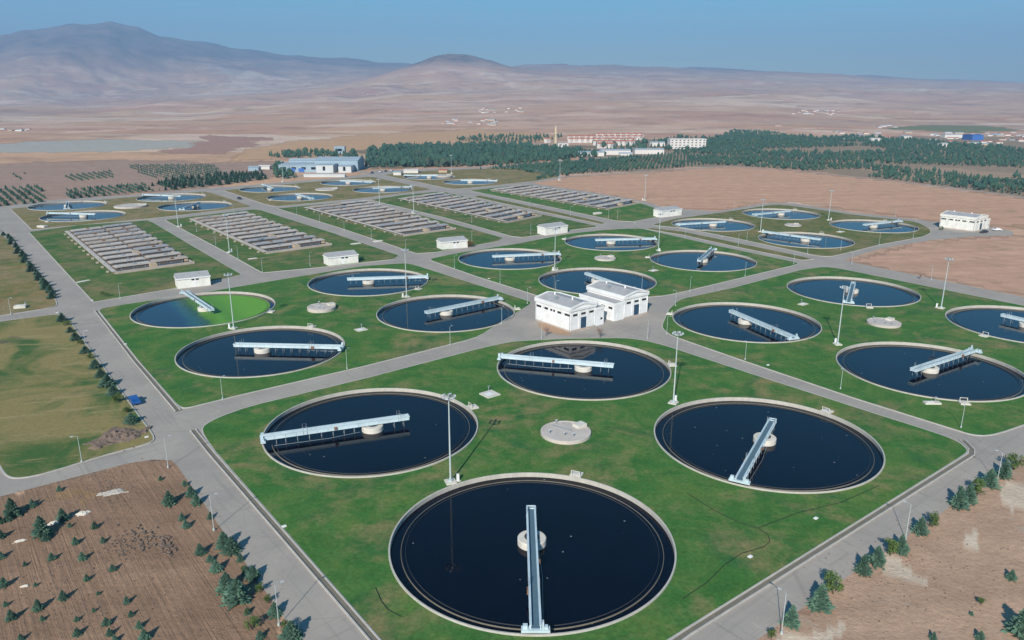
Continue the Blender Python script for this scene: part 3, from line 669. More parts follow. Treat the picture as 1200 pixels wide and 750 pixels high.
# ------------------------------------------------------------------ aeration basins
def bil(q, s_, t_):
    a_ = q[0].lerp(q[1], s_); b_ = q[3].lerp(q[2], s_); return a_.lerp(b_, t_)
def basin(corners, label, rows=11, ncol=2):
    q = [at(*c_, .6) for c_ in corners]; c0 = (q[0] + q[1] + q[2] + q[3]) / 4
    o = empty('aeration_basin', c0.x, c0.y); tag(o, label, 'treatment basin', 'long rectangular aeration basins')
    q = [v - c0 for v in q]; U = (q[1] - q[0]).normalized(); V = (q[3] - q[0]).normalized(); W = (q[1] - q[0]).length; Ln = (q[3] - q[0]).length
    def quad(mb, s0, s1, t0, t1, z0, z1): mb.prism([bil(q, s0, t0), bil(q, s1, t0), bil(q, s1, t1), bil(q, s0, t1)], z0, z1)
    e = .55 / W; f = .55 / Ln; wl = MB()
    quad(wl, 0, 1, 0, f, 0, 1.05); quad(wl, 0, 1, 1 - f, 1, 0, 1.05); quad(wl, 0, e * 1.6, f, 1 - f, 0, 1.05); quad(wl, 1 - e, 1, f, 1 - f, 0, .6)
    wl.build('outer_wall', M['concrete_basin'], o)
    wt = MB(); quad(wt, e * 1.6, 1 - e, f, 1 - f, .18, .22); wt.build('water', M['basin_water'], o)
    rnd = random.Random(label)
    for r_ in range(rows):
        t0 = f + (r_ + .46) / rows * (1 - 2 * f); dt = (1 - 2 * f) / rows
        for c_ in range(ncol):
            s0 = e * 1.6 + (c_ + .0) * (1 - 2.6 * e) / ncol; s1 = s0 + (1 - 2.6 * e) / ncol
            s0 += .012 + (.008 if c_ else 0); s1 -= .012 + (.0 if c_ else .008)
            jt = rnd.uniform(-.03, .03) * dt + (.10 * dt if c_ else 0); t0 += jt; s1 += rnd.uniform(-.006, .012 if c_ else .002); d = MB(); quad(d, s0, s1, t0, t0 + dt * .44, 1.40, 1.68)
            dk = d.build('deck_slab', M[rnd.choice(('deck', 'deck', 'deck', 'deck_grey', 'concrete_basin'))], o)
            lg = MB()
            for k in range(3):
                ss = s0 + (s1 - s0) * (k + .5) / 3; quad(lg, ss - .15 / W, ss + .15 / W, t0 + dt * .05, t0 + dt * .12, .22, 1.42)
            for k in range(5):
                p_ = bil(q, s0 + (s1 - s0) * (k + .5) / 5, t0 + .02 * dt); lg.tube([(p_.x, p_.y, 1.68), (p_.x, p_.y, 2.5)], .035, 4)
            a_, b_ = bil(q, s0, t0 + .02 * dt), bil(q, s1, t0 + .02 * dt); lg.tube([(a_.x, a_.y, 2.5), (b_.x, b_.y, 2.5)], .03, 4)
            lg.build('railing', M['steel'], dk)
            pt = MB(); quad(pt, s0 + .0, s1 - .0, t0 + dt * .55, t0 + dt * .60, .1, 1.25); pt.build('partition_wall', M['concrete_basin'], o); t0 -= jt
            pm = bil(q, s0 + (s1 - s0) * .55, t0 + dt * .22)
            MB().box(-.6, .6, -.5, .5, 1.683, 2.0, GA, (pm.x, pm.y)).tube([(pm.x, pm.y, 1.95), (pm.x, pm.y, 2.4)], .3, 10).build('aerator_motor', M['steel'] if rnd.random() < .75 else M['rust'], o)
        ps = bil(q, 1 - e - .012, t0 + dt * .2); 
        MB().box(-1.3, .0, -1.2, 1.2, .3, 1.1, GA, (ps.x, ps.y)).build('channel_block', M['tan'] if r_ in (0, 4) else M['concrete_basin'], o)
    for t_, ssd in ((.04, .5), (.30, .5)):
        pc = bil(q, ssd, t_); MB().box(-1.2, 1.2, -1.5, 1.5, .3, 1.5, GA, (pc.x, pc.y)).build('channel_block', M['tan'], o)
    # walkway gallery on the left long side with gate stems
    gl = MB(); quad(gl, -1.0 / W, e * .9, .0, 1, 1.08, 1.24); gl.build('side_walkway', M['deck'], o)
    for k in range(rows):
        p_ = bil(q, -.6 / W, (k + .5) / rows); pp = p_ - U * 1.1
        MB().tube([(p_.x, p_.y, 1.25), (p_.x, p_.y, 1.9)], .07, 6).box(-.2, .2, -.15, .15, 1.9, 2.1, GA, (p_.x, p_.y)).build('sluice_gate', M['steel'], o)
        MB().box(-1.0, 0, -.2, .2, .0, .8, GA, (p_.x - U.x * .5, p_.y - U.y * .5)).build('buttress', M['concrete_basin'], o)
basin([(134.7, 320), (228, 307.5), (154.7, 262.7), (78.7, 272)], 'leftmost long basin of grey deck rows, beside the long straight road')
basin([(312, 296.5), (389.3, 286), (290.7, 249.5), (224, 257.3)], 'second long basin of grey deck rows from the left, behind the blue-grey hut')
basin([(473, 276), (534.7, 267.5), (430.7, 235.8), (358.7, 243.7)], 'middle long basin of grey deck rows, the third from the left')
basin([(594, 260.5), (635, 252.5), (519, 226.8), (468, 233.3)], 'fourth long basin from the left, just left of the double road')
basin([(711, 244.8), (753, 237), (618, 217.5), (574.7, 222.7)], 'rightmost long basin of deck rows, alongside the brown field')
# ------------------------------------------------------------------ white halls
def gable_roof(mb, x0, x1, y0, y1, ze, zr, th=.22):
    xm = (x0 + x1) / 2
    mb.add([(x0, y0, ze), (xm, y0, zr), (x1, y0, ze), (x0, y1, ze), (xm, y1, zr), (x1, y1, ze), (x0, y0, ze - th), (x1, y0, ze - th), (x0, y1, ze - th), (x1, y1, ze - th), (xm, y0, zr - th), (xm, y1, zr - th)],
           [(0, 1, 4, 3), (1, 2, 5, 4), (6, 10, 1, 0), (10, 7, 2, 1), (3, 4, 11, 8), (4, 5, 9, 11), (0, 3, 8, 6), (5, 2, 7, 9), (8, 11, 10, 6), (11, 9, 7, 10)])
def window(o, x0, x1, y0, y1, z0, z1, nx, ny):          # opening in wall facing (nx,ny)
    if ny: a_, b_ = (x0, x1, y0 - .03, y0 + .03), None; MB().box(x0, x1, y0 - .025, y0 + .03, z0, z1).build('window', M['glass'], o)
    else: MB().box(x0 - .025, x0 + .03, y0, y1, z0, z1).build('window', M['glass'], o)
    fr = MB(); t_ = .05
    if ny:
        for (u0, u1, w0, w1) in ((x0 - t_, x1 + t_, z0 - t_, z0), (x0 - t_, x1 + t_, z1, z1 + t_), (x0 - t_, x0, z0, z1), (x1, x1 + t_, z0, z1)): fr.box(u0, u1, y0 - .06, y0 + .0, w0, w1)
    else:
        for (u0, u1, w0, w1) in ((y0 - t_, y1 + t_, z0 - t_, z0), (y0 - t_, y1 + t_, z1, z1 + t_), (y0 - t_, y0, z0, z1), (y1, y1 + t_, z0, z1)): fr.box(x0 - .06, x0, u0, u1, w0, w1)
    return fr.build('window_frame', M['hutwall'], o)
def hall(a0, b0, wid, ln, hgt, label, annex=None, nside=5, wall='plaster', rise=1.0, door=True, ndrz=GA, rr_=True, group='white gable halls'):
    g0 = grid(a0, b0); o = empty('plant_hall', g0.x, g0.y, 0, GA); tag(o, label, 'building', group)
    wm = MB(); wm.box(0, wid, 0, ln, 0, hgt - .6)
    wm.add([(0, 0, hgt - .6), (wid, 0, hgt - .6), (wid, 0, hgt - .25), (wid / 2, 0, hgt - .25 + rise), (0, 0, hgt - .25), (0, ln, hgt - .6), (wid, ln, hgt - .6), (wid, ln, hgt - .25), (wid / 2, ln, hgt - .25 + rise), (0, ln, hgt - .25)],
           [(0, 1, 2, 3, 4), (9, 8, 7, 6, 5), (0, 4, 9, 5), (1, 6, 7, 2)])
    for k in range(5):                                   # pilasters and cornice, proud of the wall
        y = ln * k / 4; wm.box(-.10, -.003, max(0, y - .15), min(ln, y + .15), 0, hgt - 1.1)
    for k in range(4):
        x = wid * k / 3; wm.box(max(0, x - .15), min(wid, x + .15), -.10, -.003, 0, hgt - 1.1)
    wm.box(-.28, -.003, -.28, ln + .28, hgt - 1.1, hgt - .45); wm.box(-.28, wid + .28, -.285, -.003, hgt - 1.1, hgt - .45); wm.box(wid + .003, wid + .28, 0, ln, hgt - 1.1, hgt - .45)
    w_ = wm.build('wall', M[wall], o)
    MB().box(-.13, -.105, -.13, ln, 0, .45).box(-.13, wid + .1, -.13, -.105, 0, .45).build('plinth', M['concrete_basin'], o)
    rf = MB(); gable_roof(rf, .15, wid - .15, .2, ln - .2, hgt - .18, hgt + rise - .18); rfo = rf.build('roof', M['roof'], o)
    tr = MB()
    for y in (-.30, ln - .0):                            # white parapet following the gable
        tr.add([(-.30, y, hgt - .44), (wid / 2, y, hgt - .44 + rise), (wid + .3, y, hgt - .44), (wid + .3, y, hgt + .05), (wid / 2, y, hgt + .08 + rise), (-.30, y, hgt + .05),
                (-.30, y + .3, hgt - .44), (wid / 2, y + .3, hgt - .44 + rise), (wid + .3, y + .3, hgt - .44), (wid + .3, y + .3, hgt + .05), (wid / 2, y + .3, hgt + .08 + rise), (-.30, y + .3, hgt + .05)],
               [(0, 1, 4, 5), (1, 2, 3, 4), (11, 10, 7, 6), (10, 9, 8, 7), (5, 4, 10, 11), (4, 3, 9, 10), (6, 7, 1, 0), (7, 8, 2, 1), (0, 5, 11, 6), (2, 8, 9, 3)])
    tr.box(-.30, .14, .003, ln - .003, hgt - .44, hgt + .0); tr.box(wid - .14, wid + .30, .003, ln - .003, hgt - .44, hgt + .0)
    tr.build('roof_edge', M[wall], o)
    for k in range(2): MB().tube([(wid * .5, ln * (.3 + .5 * k), hgt + rise - .35), (wid * .5, ln * (.3 + .5 * k), hgt + rise + .45)], .28, 12, .2).build('roof_vent', M['plasticwhite'], rfo)
    step = ln / nside
    for k in range(nside): window(o, 0, 0, k * step + step * .16, k * step + step * .86, hgt - 2.65, hgt - 2.0, -1, 0)
    for k in range(3): window(o, wid * (k + .22) / 3, wid * (k + .80) / 3, 0, 0, hgt - 2.65, hgt - 2.0, 0, -1)
    if door:
        dx = wid * .52; d_ = MB().box(dx - 1.05, dx + 1.05, -.07, -.004, .02, 3.6).build('door', M['blue_door'], o)
        MB().box(dx - .02, dx + .02, -.09, -.072, .05, 3.55).box(dx + .12, dx + .18, -.12, -.072, 1.5, 1.8).build('handle', M['darksteel'], d_)
        MB().box(dx - 1.6, dx + 1.6, -1.2, -.14, .0, .10).build('door_step', M['concrete_basin'], o)
    for yy in (ln * .02, ln * .98): MB().tube([(-.16, yy, .1), (-.16, yy, hgt - 1.2)], .06, 6).build('downpipe', M['steel'], o)
    MB().box(wid * .2, wid * .2 + 1.1, ln * .55, ln * .55 + .9, hgt + .05, hgt + 1.0).build('roof_unit', M['steel'], rfo)
    if annex:
        ax0, ax1, ah, al = annex
        an = MB().box(ax0, ax1, .05, al, 0, ah)
        an.box(ax0 - .12, ax1 + .12, -.08, .045, ah - .6, ah + .25); an.box(ax0 - .12, ax0 - .0, .05, al, ah - .5, ah + .25) if ax0 < 0 else an.box(ax1, ax1 + .12, .05, al, ah - .5, ah + .25)
        an.build('annex', M[wall], o); MB().box(ax0 + .02, ax1 - .02, .06, al - .1, ah + .003, ah + .12).build('annex_roof', M['roof'], o)
        if ax0 < 0:
            for k in range(5): window(o, ax0, 0, al * (k + .25) / 5, al * (k + .8) / 5, ah - 1.75, ah - 1.1, -1, 0)
            MB().box(ax0 + 1.0, ax0 + 1.9, .0, .045, .0, 2.2).build('side_door', M['plasticwhite'], o)
        else:
            MB().box(ax0 + .8, ax0 + 1.7, .0, .045, .0, 2.2).build('side_door', M['plasticwhite'], o); MB().box(ax0 + 2.2, ax0 + 3.0, .01, .045, 1.6, 2.2).build('window', M['glass'], o)
    return o
sheet('soil_patch', chaikin(P((629, 378.5), (640, 377), (655, 384), (668, 390.5), (672, 393), (655, 392.5), (640, 389), (632, 384)), 2, 2), .012, M['dirt_orange'], holes=False)
hall(139.4, 150.1, 9.4, 15.2, 7.0, 'nearer white gable hall with blue door, left of its twin in the paved yard', annex=(9.41, 13.0, 5.2, 12))
hall(160.9, 150.2, 10.0, 15.8, 7.0, 'white gable hall with blue door on the right, low wing on its left side', annex=(-4.2, -.01, 5.2, 15))
hall(409, 151.8, 13.5, 16.5, 7.0, 'lone white hall on the bare field by the right edge', annex=(13.51, 17.5, 4.8, 13), wall='hutwall')
def hut(p_l, p_r, hgt, depth, label, tint='hutwall'):
    l, r_ = at(*p_l), at(*p_r); rz = math.atan2((r_ - l).y, (r_ - l).x); W = (r_ - l).length
    o = empty('control_hut', l.x, l.y, 0, rz); tag(o, label, 'hut', 'small white control huts')
    wm = MB().box(0, W, 0, depth, 0, hgt); wm.build('wall', M[tint], o)
    rf = MB(); rf.add([(-.1, -.15, hgt + .02), (W + .1, -.15, hgt + .02), (W + .1, depth * .8, hgt + 1.15), (-.1, depth * .8, hgt + 1.15), (-.1, depth + .15, hgt + .02), (W + .1, depth + .15, hgt + .02)],
                      [(0, 1, 2, 3), (3, 2, 5, 4), (0, 3, 4), (1, 5, 2), (0, 4, 5, 1)]); rf.build('roof', M['roof'], o)
    MB().box(-.2, W + .2, -.28, -.155, hgt - .35, hgt + .06).box(-.24, -.12, -.15, depth + .15, hgt - .3, hgt + .1).box(W + .12, W + .24, -.15, depth + .15, hgt - .3, hgt + .1).build('fascia', M['plasticwhite'], o)
    for k in range(2): MB().box(W * (.44 + .13 * k), W * (.53 + .13 * k), -.03, -.003, hgt - 1.0, hgt - .55).build('window', M['glass'], o)
    dd = MB().box(W * .46, W * .46 + 1.2, -.035, -.003, .02, 2.2).build('door', M['plasticwhite'], o); MB().box(W * .46 + .95, W * .46 + 1.05, -.06, -.037, 1.0, 1.15).build('handle', M['darksteel'], dd)
    for k in range(5): MB().box(W * k / 4 - .08 if k else 0, W * k / 4 + .08 if k < 4 else W, -.05, -.038 if False else -.003, 0, hgt - .4).build('pilaster', M[tint], o) if k not in (2,) else None
hut((208, 338.5), (247, 334.3), 3.4, 5.5, 'cream hut with grey roof in front of the leftmost long basin')
hut((385, 312), (420, 308), 3.4, 5.5, 'pale blue-sided hut in front of the second long basin')
hut((518, 293), (548, 290), 3.4, 5.5, 'white hut beside a dry bush in front of the middle long basin')
hut((639, 276), (665, 272.5), 3.6, 6, 'white hut in front of the fourth long basin, by the double road')
hut((775, 255), (798.5, 252), 3.6, 6, 'white hut at the corner of the brown field, right of the last basin')
# ------------------------------------------------------------------ floodlight masts
def make_mast():
    o = empty('floodlight_mast', 0, 0)
    MB().box(-.9, .9, -.9, .9, 0, .28).box(.95, 1.75, -.3, .3, 0, .15).build('footing', M['concrete_lt'], o)
    MB().tube([(0, 0, .28), (0, 0, 15.4)], .17, 12, .09).tube([(0, 0, .28), (0, 0, .6)], .42, 12).build('pole', M['mast'], o)
    MB().box(1.1, 1.5, -.22, .22, .15, 1.35).build('switch_box', M['plasticwhite'], o)
    c = MB().tube([(0, 0, 15.4), (0, 0, 16.2)], .16, 8)
    n_ = 14
    c.tube([(1.0 * math.cos(6.2832 * k / n_), 1.0 * math.sin(6.2832 * k / n_), 15.5) for k in range(n_ + 1)], .07, 6)
    for k in range(4): c.tube([(0, 0, 15.5), (math.cos(k * 1.571), math.sin(k * 1.571), 15.5)], .06, 6)
    c.build('lamp_ring', M['steel'], o)
    for k in range(6):
        a_ = k * math.pi / 3; MB().box(-.14, .14, -.22, .22, 15.55, 15.85, a_, (1.05 * math.cos(a_), 1.05 * math.sin(a_))).build('floodlight', M['lamp'], o)
    return o
masts = [((528, 566), 'tall floodlight mast rising in front of the near left tank'), ((789, 473), 'tall floodlight mast right of the tank before the halls'),
         ((981.3, 404.3), 'tall floodlight mast left of the flat chamber on the right lawn'), ((1102.7, 361.7), 'tall floodlight mast at the lawn edge by the bare field, far right'),
         ((274, 385.5), 'tall floodlight mast in front of the green algae tank'), ((476.5, 348.3), 'floodlight mast between the two upper left dark tanks'),
         ((650, 316.5), 'floodlight mast on the lawn left of the tank behind the halls'), ((771.5, 294), 'floodlight mast at the rim of the farthest tank behind the halls'),
         ((891, 272), 'floodlight mast in the triangular lawn, left of its tiny chamber'), ((970.7, 258.3), 'floodlight mast at the back right of the triangular lawn'),
         ((209, 266), 'pale mast on the second basin lawn near its top corner'), ((269, 296), 'pale mast at the left side of the second long basin'),
         ((445, 241.3), 'pale mast beside the fourth basin lawn, near the narrow inner road'), ((485, 250.8), 'pale mast between the middle and fourth basins'),
         ((755.5, 235), 'mast at the field edge right of the last basin'), ((656, 211.5), 'mast at the far end of the last basin by the plantation'),
         ((332, 213.5), 'mast beside the trees left of the grey factory'), ((529, 204), 'mast by the two farthest tanks')]
pm_ = make_mast(); mt = snapshot(pm_)
for i, (q, lb) in enumerate(masts):
    o = pm_ if i == 0 else dup(mt); p = at(*q); o.location = (p.x, p.y, .1); o.rotation_euler.z = R(20 + 37 * i); tag(o, lb, 'floodlight mast', 'floodlight masts across the plant')
# ------------------------------------------------------------------ small street lamps
def make_lamp(hh_=5.0):
    o = empty('street_lamp', 0, 0)
    MB().tube([(0, 0, 0), (0, 0, hh_)], .055, 8, .035).tube([(0, 0, 0), (0, 0, .35)], .16, 8).build('pole', M['mast'], o)
    MB().tube([(0, 0, hh_ - .05), (.4, 0, hh_ + .10), (.8, 0, hh_ + .12)], .035, 6).build('arm', M['steel'], o)
    MB().box(.7, 1.15, -.1, .1, hh_ + .06, hh_ + .16).build('luminaire', M['lamp'], o)
    return o
lamps = [((406.7, 432.7), 'by the inner road below the white-bridged left tank', 60), ((527.5, 404.7), 'by the road before the tank left of halls', 60), ((261, 468.4), 'on the lawn edge below the left tank', 60),
 ((96, 542), 'on the dry meadow near its lower edge', 200), ((101, 410), 'among the shrubs of the long road', 10), ((13, 368.7), 'beside the vent block on the left dry lawn', 0),
 ((141, 350.7), 'at the lawn edge in front of the first long basin', 60), ((307.5, 319), 'at the near corner of the second basin lawn', 60), ((363.5, 312), 'just left of the blue-sided hut', 60),
 ((279, 302.7), 'on the lawn by the near left end of the second basin', 200), ((435.5, 281), 'by the slab left of the middle basin', 200), ((403.5, 271), 'halfway along the left side of the middle basin', 200),
 ((374.7, 260.8), 'near the far left end of the middle basin', 200), ((348, 252), 'at the far tip of the middle basin lawn', 200), ((475.5, 295), 'at the near tip of the middle basin lawn', 60),
 ((532.5, 314.7), 'beside the road left of the tank behind the halls', 20), ((553, 284), 'right of the hut with the dry bush', 60), ((586, 332), 'at near rim of leftmost tank behind halls', 200),
 ((618, 356), 'at the left corner of the paved yard', 20), ((622, 274.7), 'left of the fourth basin hut', 60), ((552.8, 261), 'by the narrow road right of the middle basin', 200), ((668.5, 253), 'on the verge of the double road beside the fourth basin', 20),
 ((713, 256), 'at the junction end of the last basin lawn', 20), ((723.5, 256), 'just right of the junction by the last basin', 20), ((802.7, 278.7), 'on the narrow verge left of the triangular lawn', 20),
 ((808.5, 342.7), 'at the road behind the yard tank', 60), ((791.5, 358.7), 'at the right corner of the paved yard', 200), ((752, 340), 'behind the right hand hall', 200), ((651, 347), 'behind the nearer hall roof', 20),
 ((634.7, 397.3), 'on the lawn edge in front of the nearer hall', 90), ((758.7, 397.3), 'on the lawn edge beside the bare little tree', 90), ((781.3, 392), 'at the left tip of the right lawn', 20), ((588, 380), 'at the rim of the tank left of the halls', 60),
 ((873, 422), 'by the road below the yard tank', 230), ((984.8, 456.3), 'at the left rim of the right edge tank', 230), ((1126, 501.7), 'near the lower right road junction', 230), ((873, 324), 'at the near rim of the rightmost tank behind the halls', 60),
 ((865, 288), 'on the near verge of the triangular lawn', 20), ((930, 310), 'at the right tip of the lawn behind the halls', 60), ((946, 298), 'at the near tip of the triangular lawn', 20), ((985, 293), 'at the near rim of the nearest triangular lawn tank', 60),
 ((1030, 287), 'on the lower right edge of the triangular lawn', 60), ((1070, 279), 'by the rightmost tank of the triangular lawn', 60), ((875, 283), 'left of the nearest triangular lawn tank', 20), ((860, 246.5), 'on the back edge of the triangular lawn at left', 60),
 ((1049, 254), 'on the back edge of the triangular lawn at right', 60), ((1091, 328), 'in the bare field right of the mast tank', 230), ((998, 310), 'at the corner of the bare field', 20), ((274, 250), 'at the road crossing behind the second basin', 60),
 ((230.5, 271.5), 'along the left side of the second basin', 200), ((253, 287), 'beyond the first inner road by the second basin', 200), ((702.7, 227), 'on the field edge halfway along the last basin', 20), ((620, 246), 'on the double road strip', 20)]
pl = make_lamp(); lt = snapshot(pl); nl = 0
for i, (q, lb, rz) in enumerate(lamps):
    o = pl if i == 0 else dup(lt); p = at(*q); o.location = (p.x, p.y, .1); o.rotation_euler.z = R(rz); tag(o, 'slim pale street lamp ' + lb, 'street lamp', 'slim street lamps')
ptl = make_lamp(5.8); lt = snapshot(ptl)
for i, (q, lb, rz) in enumerate([((250.7, 621.7), 'between the shrubs along the near left road', 38), ((326.7, 733), 'at the near left road by the bottom edge', 38), ((915.7, 743), 'at right road by the bottom edge', 127),
                                 ((1061, 632), 'at right road beside a shrub pair', 127), ((1168, 567), 'among the upper right road shrubs', 127), ((197, 548), 'at the nursery corner by the side road', 38)]):
    o = ptl if i == 0 else dup(lt); p = at(*q); o.location = (p.x, p.y, 0); o.rotation_euler.z = R(rz); tag(o, 'taller road lamp with short arm ' + lb, 'street lamp', 'tall lamps beside the outer roads')
# ------------------------------------------------------------------ drainage channels along the lawns
def channel(pts, label, inset=.55):
    o = empty('drainage_channel', pts[0].x, pts[0].y); tag(o, label, 'drain')
    def rib(off, wd, z0, z1):
        mb = MB(); L = []
        for i, p in enumerate(pts):
            t = (pts[min(i + 1, len(pts) - 1)] - pts[max(i - 1, 0)]).normalized(); nn_ = Vector((-t.y, t.x)); b_ = p - pts[0]
            L.append((b_ + nn_ * (off - wd / 2), b_ + nn_ * (off + wd / 2)))
        vs = [(q.x, q.y, z) for l_, r__ in L for q, z in ((l_, z0), (l_, z1), (r__, z1), (r__, z0))]; fs = []
        for i in range(len(L) - 1):
            for k in range(4): fs.append((4 * i + k, 4 * i + (k + 1) % 4, 4 * i + 4 + (k + 1) % 4, 4 * i + 4 + k))
        return mb.add(vs, fs)
    rib(-.5, .2, .004, .22).build('kerb_stone', M['kerb'], o); rib(.5, .2, .004, .22).build('kerb_stone', M['kerb'], o); rib(0, .76, .004, .05).build('channel_bed', M['weir'], o)
channel([at(226, 504), at(247, 530.5), at(401, 707), apex_in + (at(401, 707) - at(404, 705))], 'open concrete drain channel between the near left road and the lawn')
channel([apex_in + Vector((1.5, -1.2)), at(806, 741.5), at(1138, 533), at(1138.5, 527), at(1128, 516.5)], 'open concrete drain channel along the right hand road beside the near lawn')
channel([at(113, 364), at(160, 424.5), at(209, 482)], 'thin drain channel between the long road and the lawn of the algae tank')
def hose(pts, label):
    mb = MB().tube([(at(*q).x, at(*q).y, .19) for q in pts], .05, 5); tag(mb.build('irrigation_hose', M['water_hose']), label, 'hose')
hose([(805, 579), (840, 601), (868, 614), (888, 620), (900, 628), (902, 636), (895, 642), (868, 650), (848, 664), (828, 684), (800, 703)], 'dark hose curving over the lawn right of the nearest tank')
hose([(440, 690), (447, 706), (455, 716), (470, 724)], 'short dark hose on the lawn left of the nearest tank')
hose([(888, 620), (935, 602), (985, 590), (1030, 570)], 'dark hose running right across the lawn below the slanting bridge tank')
#PLANTS
# ------------------------------------------------------------------ trees: prototypes are one metre high, scaled per tree
def spruce_parts(seed, dense=1.0):
    rn = random.Random(seed); mb = MB(); lean = rn.uniform(-.04, .04)
    nw = 17
    for k in range(nw):
        t = k / (nw - 1); z = .07 + .90 * t; rad = (.36 * (1 - t) ** .72 + .025) * rn.uniform(.82, 1.12); nb = max(5, int((16 - 9 * t) * dense))
        a0 = rn.uniform(0, 6.28)
        for b in range(nb):
            a = a0 + 6.2832 * b / nb + rn.uniform(-.25, .25); L = rad * rn.uniform(.62, 1.15)
            if rn.random() < .06: continue
            dx, dy = math.cos(a), math.sin(a); droop = -.10 * L + rn.uniform(-.03, .05) * L; n_ = 5
            for j in range(n_):
                u = (j + .7) / n_ * L; wd = (.055 + .05 * (1 - j / n_)) * (1.15 - .6 * t); zz = z + droop * (u / L) + rn.uniform(-.012, .012)
                tw = rn.uniform(-.8, .8); px, py = dx * u, dy * u; sx_, sy_ = -dy * wd * math.cos(tw), dx * wd * math.cos(tw); sz = wd * math.sin(tw) * .8
                ex, ey, ez = dx * .10 * (1.1 - t), dy * .10 * (1.1 - t), rn.uniform(.0, .035)
                mb.add([(px - sx_ - ex * .3 + lean * zz, py - sy_ - ey * .3, zz - sz), (px + ex + lean * zz, py + ey, zz + ez), (px + sx_ - ex * .3 + lean * zz, py + sy_ - ey * .3, zz + sz), (px - ex * .6 + lean * zz, py - ey * .6, zz - .03)], [(0, 1, 2), (0, 2, 3)])
    tr = MB().tube([(0, 0, 0), (lean * .5, 0, .5), (lean, 0, .98)], .03, 7, .004)
    return tr, mb
def bush_parts(seed, wide=.42):
    rn = random.Random(seed); mb = MB(); cl = []
    for k in range(22):
        a = rn.uniform(0, 6.28); r_ = wide * rn.uniform(.15, .85); cl.append((r_ * math.cos(a), r_ * math.sin(a), rn.uniform(.28, .86) , rn.uniform(.10, .19)))
    for cx, cy, cz, cr_ in cl:
        for j in range(46):
            v = Vector((rn.gauss(0, 1), rn.gauss(0, 1), rn.gauss(0, 1))).normalized() * cr_ * rn.uniform(.55, 1.1); q = Vector((cx, cy, cz)) + v
            e1 = Vector((rn.uniform(-1, 1), rn.uniform(-1, 1), rn.uniform(-1, 1))).normalized() * rn.uniform(.02, .042); e2 = e1.cross(v.normalized() + Vector((.01, 0, 0)))
            mb.add([q - e1, q + e2, q + e1, q - e2], [(0, 1, 2, 3)])
    tr = MB().tube([(0, 0, 0), (.01, .01, .35)], .035, 6, .022)
    for k in range(5):
        cx, cy, cz, _ = cl[k]; tr.tube([(.01, .01, .25 + .02 * k), (cx * .5, cy * .5, cz * .7 + .1), (cx, cy, cz)], .016, 5, .006)
    return tr, mb
def make_tree(name, parts, lm):
    tr, mb = parts; o = empty(name, 0, 0); tr.build('trunk', M['bark'], o); mb.build('crown', M[lm], o); return snapshot(o)
SPR = [make_tree('spruce_tree', spruce_parts(k), 'spruce') for k in range(4)]
BRD = [make_tree('leafy_tree', bush_parts(10 + k, .40 if k else .34), 'broad') for k in range(2)]
used = set()
def plant(protos, p, h, label, group, cat='tree', z=0, wide=1.0, rn=random.Random(3)):
    k = rn.randrange(len(protos)); t = protos[k]
    if id(t) in used: o = dup(t)
    else: used.add(id(t)); o = t[0]
    o.location = (p.x, p.y, z); o.scale = (h * wide * rn.uniform(1.05, 1.35), h * wide * rn.uniform(1.05, 1.35), h); o.rotation_euler.z = rn.uniform(0, 6.28); tag(o, label, cat, group); return o
# nursery, lower left: (base x, base y, height in px), measured on the 3x enlargement of the corner
nur = [(45, 222, 75), (30, 240, 34), (115, 192, 34), (220, 238, 52), (148, 292, 84), (162, 308, 34), (245, 262, 20), (333, 266, 28), (265, 322, 30), (183, 378, 30), (290, 378, 32), (363, 316, 24), (396, 416, 28), (3, 372, 32), (13, 472, 38), (135, 552, 46),
       (222, 517, 40), (305, 450, 26), (40, 588, 42), (445, 530, 30), (270, 592, 20), (375, 607, 32), (272, 642, 30), (386, 643, 32), (490, 617, 32), (508, 658, 46), (75, 660, 26), (565, 97, 18), (208, 136, 22), (405, 665, 26), (88, 398, 18), (125, 470, 16), (345, 500, 16), (150, 590, 20), (330, 560, 18), (20, 540, 22), (460, 575, 22), (5, 300, 34), (3, 250, 30)]
for i, (x, y, h) in enumerate(nur):
    q = (x / 3, y / 3 + 530); row = sorted(nur, key=lambda t: (t[1])).index((x, y, h))
    plant(SPR, at(*q), max(.6, height(q[0], q[1], q[1] - h / 3 * .93)) * (.88 if h > 45 else .92), ('bushy' if h > 45 else 'small') + ' blue-green spruce on the ploughed nursery, %s counted downward from the side road' % ordi(row), 'spruces spread over the ploughed nursery soil')
rdl = [(595, 182, 48), (650, 117, 20), (672, 152, 36), (690, 182, 36), (640, 237, 24), (655, 264, 28), (740, 232, 22), (705, 357, 38), (740, 382, 24), (760, 417, 38), (790, 330, 52), (815, 352, 56), (845, 382, 28), (888, 444, 44), (800, 488, 66), (832, 524, 80), (865, 427, 30), (915, 655, 30), (965, 572, 44), (1025, 655, 64), (870, 568, 22)]
rdb = [(862, 424, 30), (915, 493, 38), (943, 532, 36), (885, 622, 48), (1010, 640, 52), (868, 570, 24)]
for i, (x, y, h) in enumerate(rdl):
    q = (x / 3, y / 3 + 530)
    plant(SPR, at(*q), max(.8, height(q[0], q[1], q[1] - h / 3 * .92)) * 1.1, 'dark spruce beside the near left road, %s along the verge toward the bottom' % ordi(sorted(rdl, key=lambda t: t[1]).index((x, y, h))), 'dark spruces on the near left road verge', wide=1.05)
for i, (x, y, h) in enumerate(rdb):
    q = (x / 3, y / 3 + 530)
    plant(BRD, at(*q), height(q[0], q[1], q[1] - h / 3 * .85), 'light green leafy shrub among the road verge spruces, %s from the top' % ordi(i), 'leafy shrubs on the near left road verge', 'shrub')
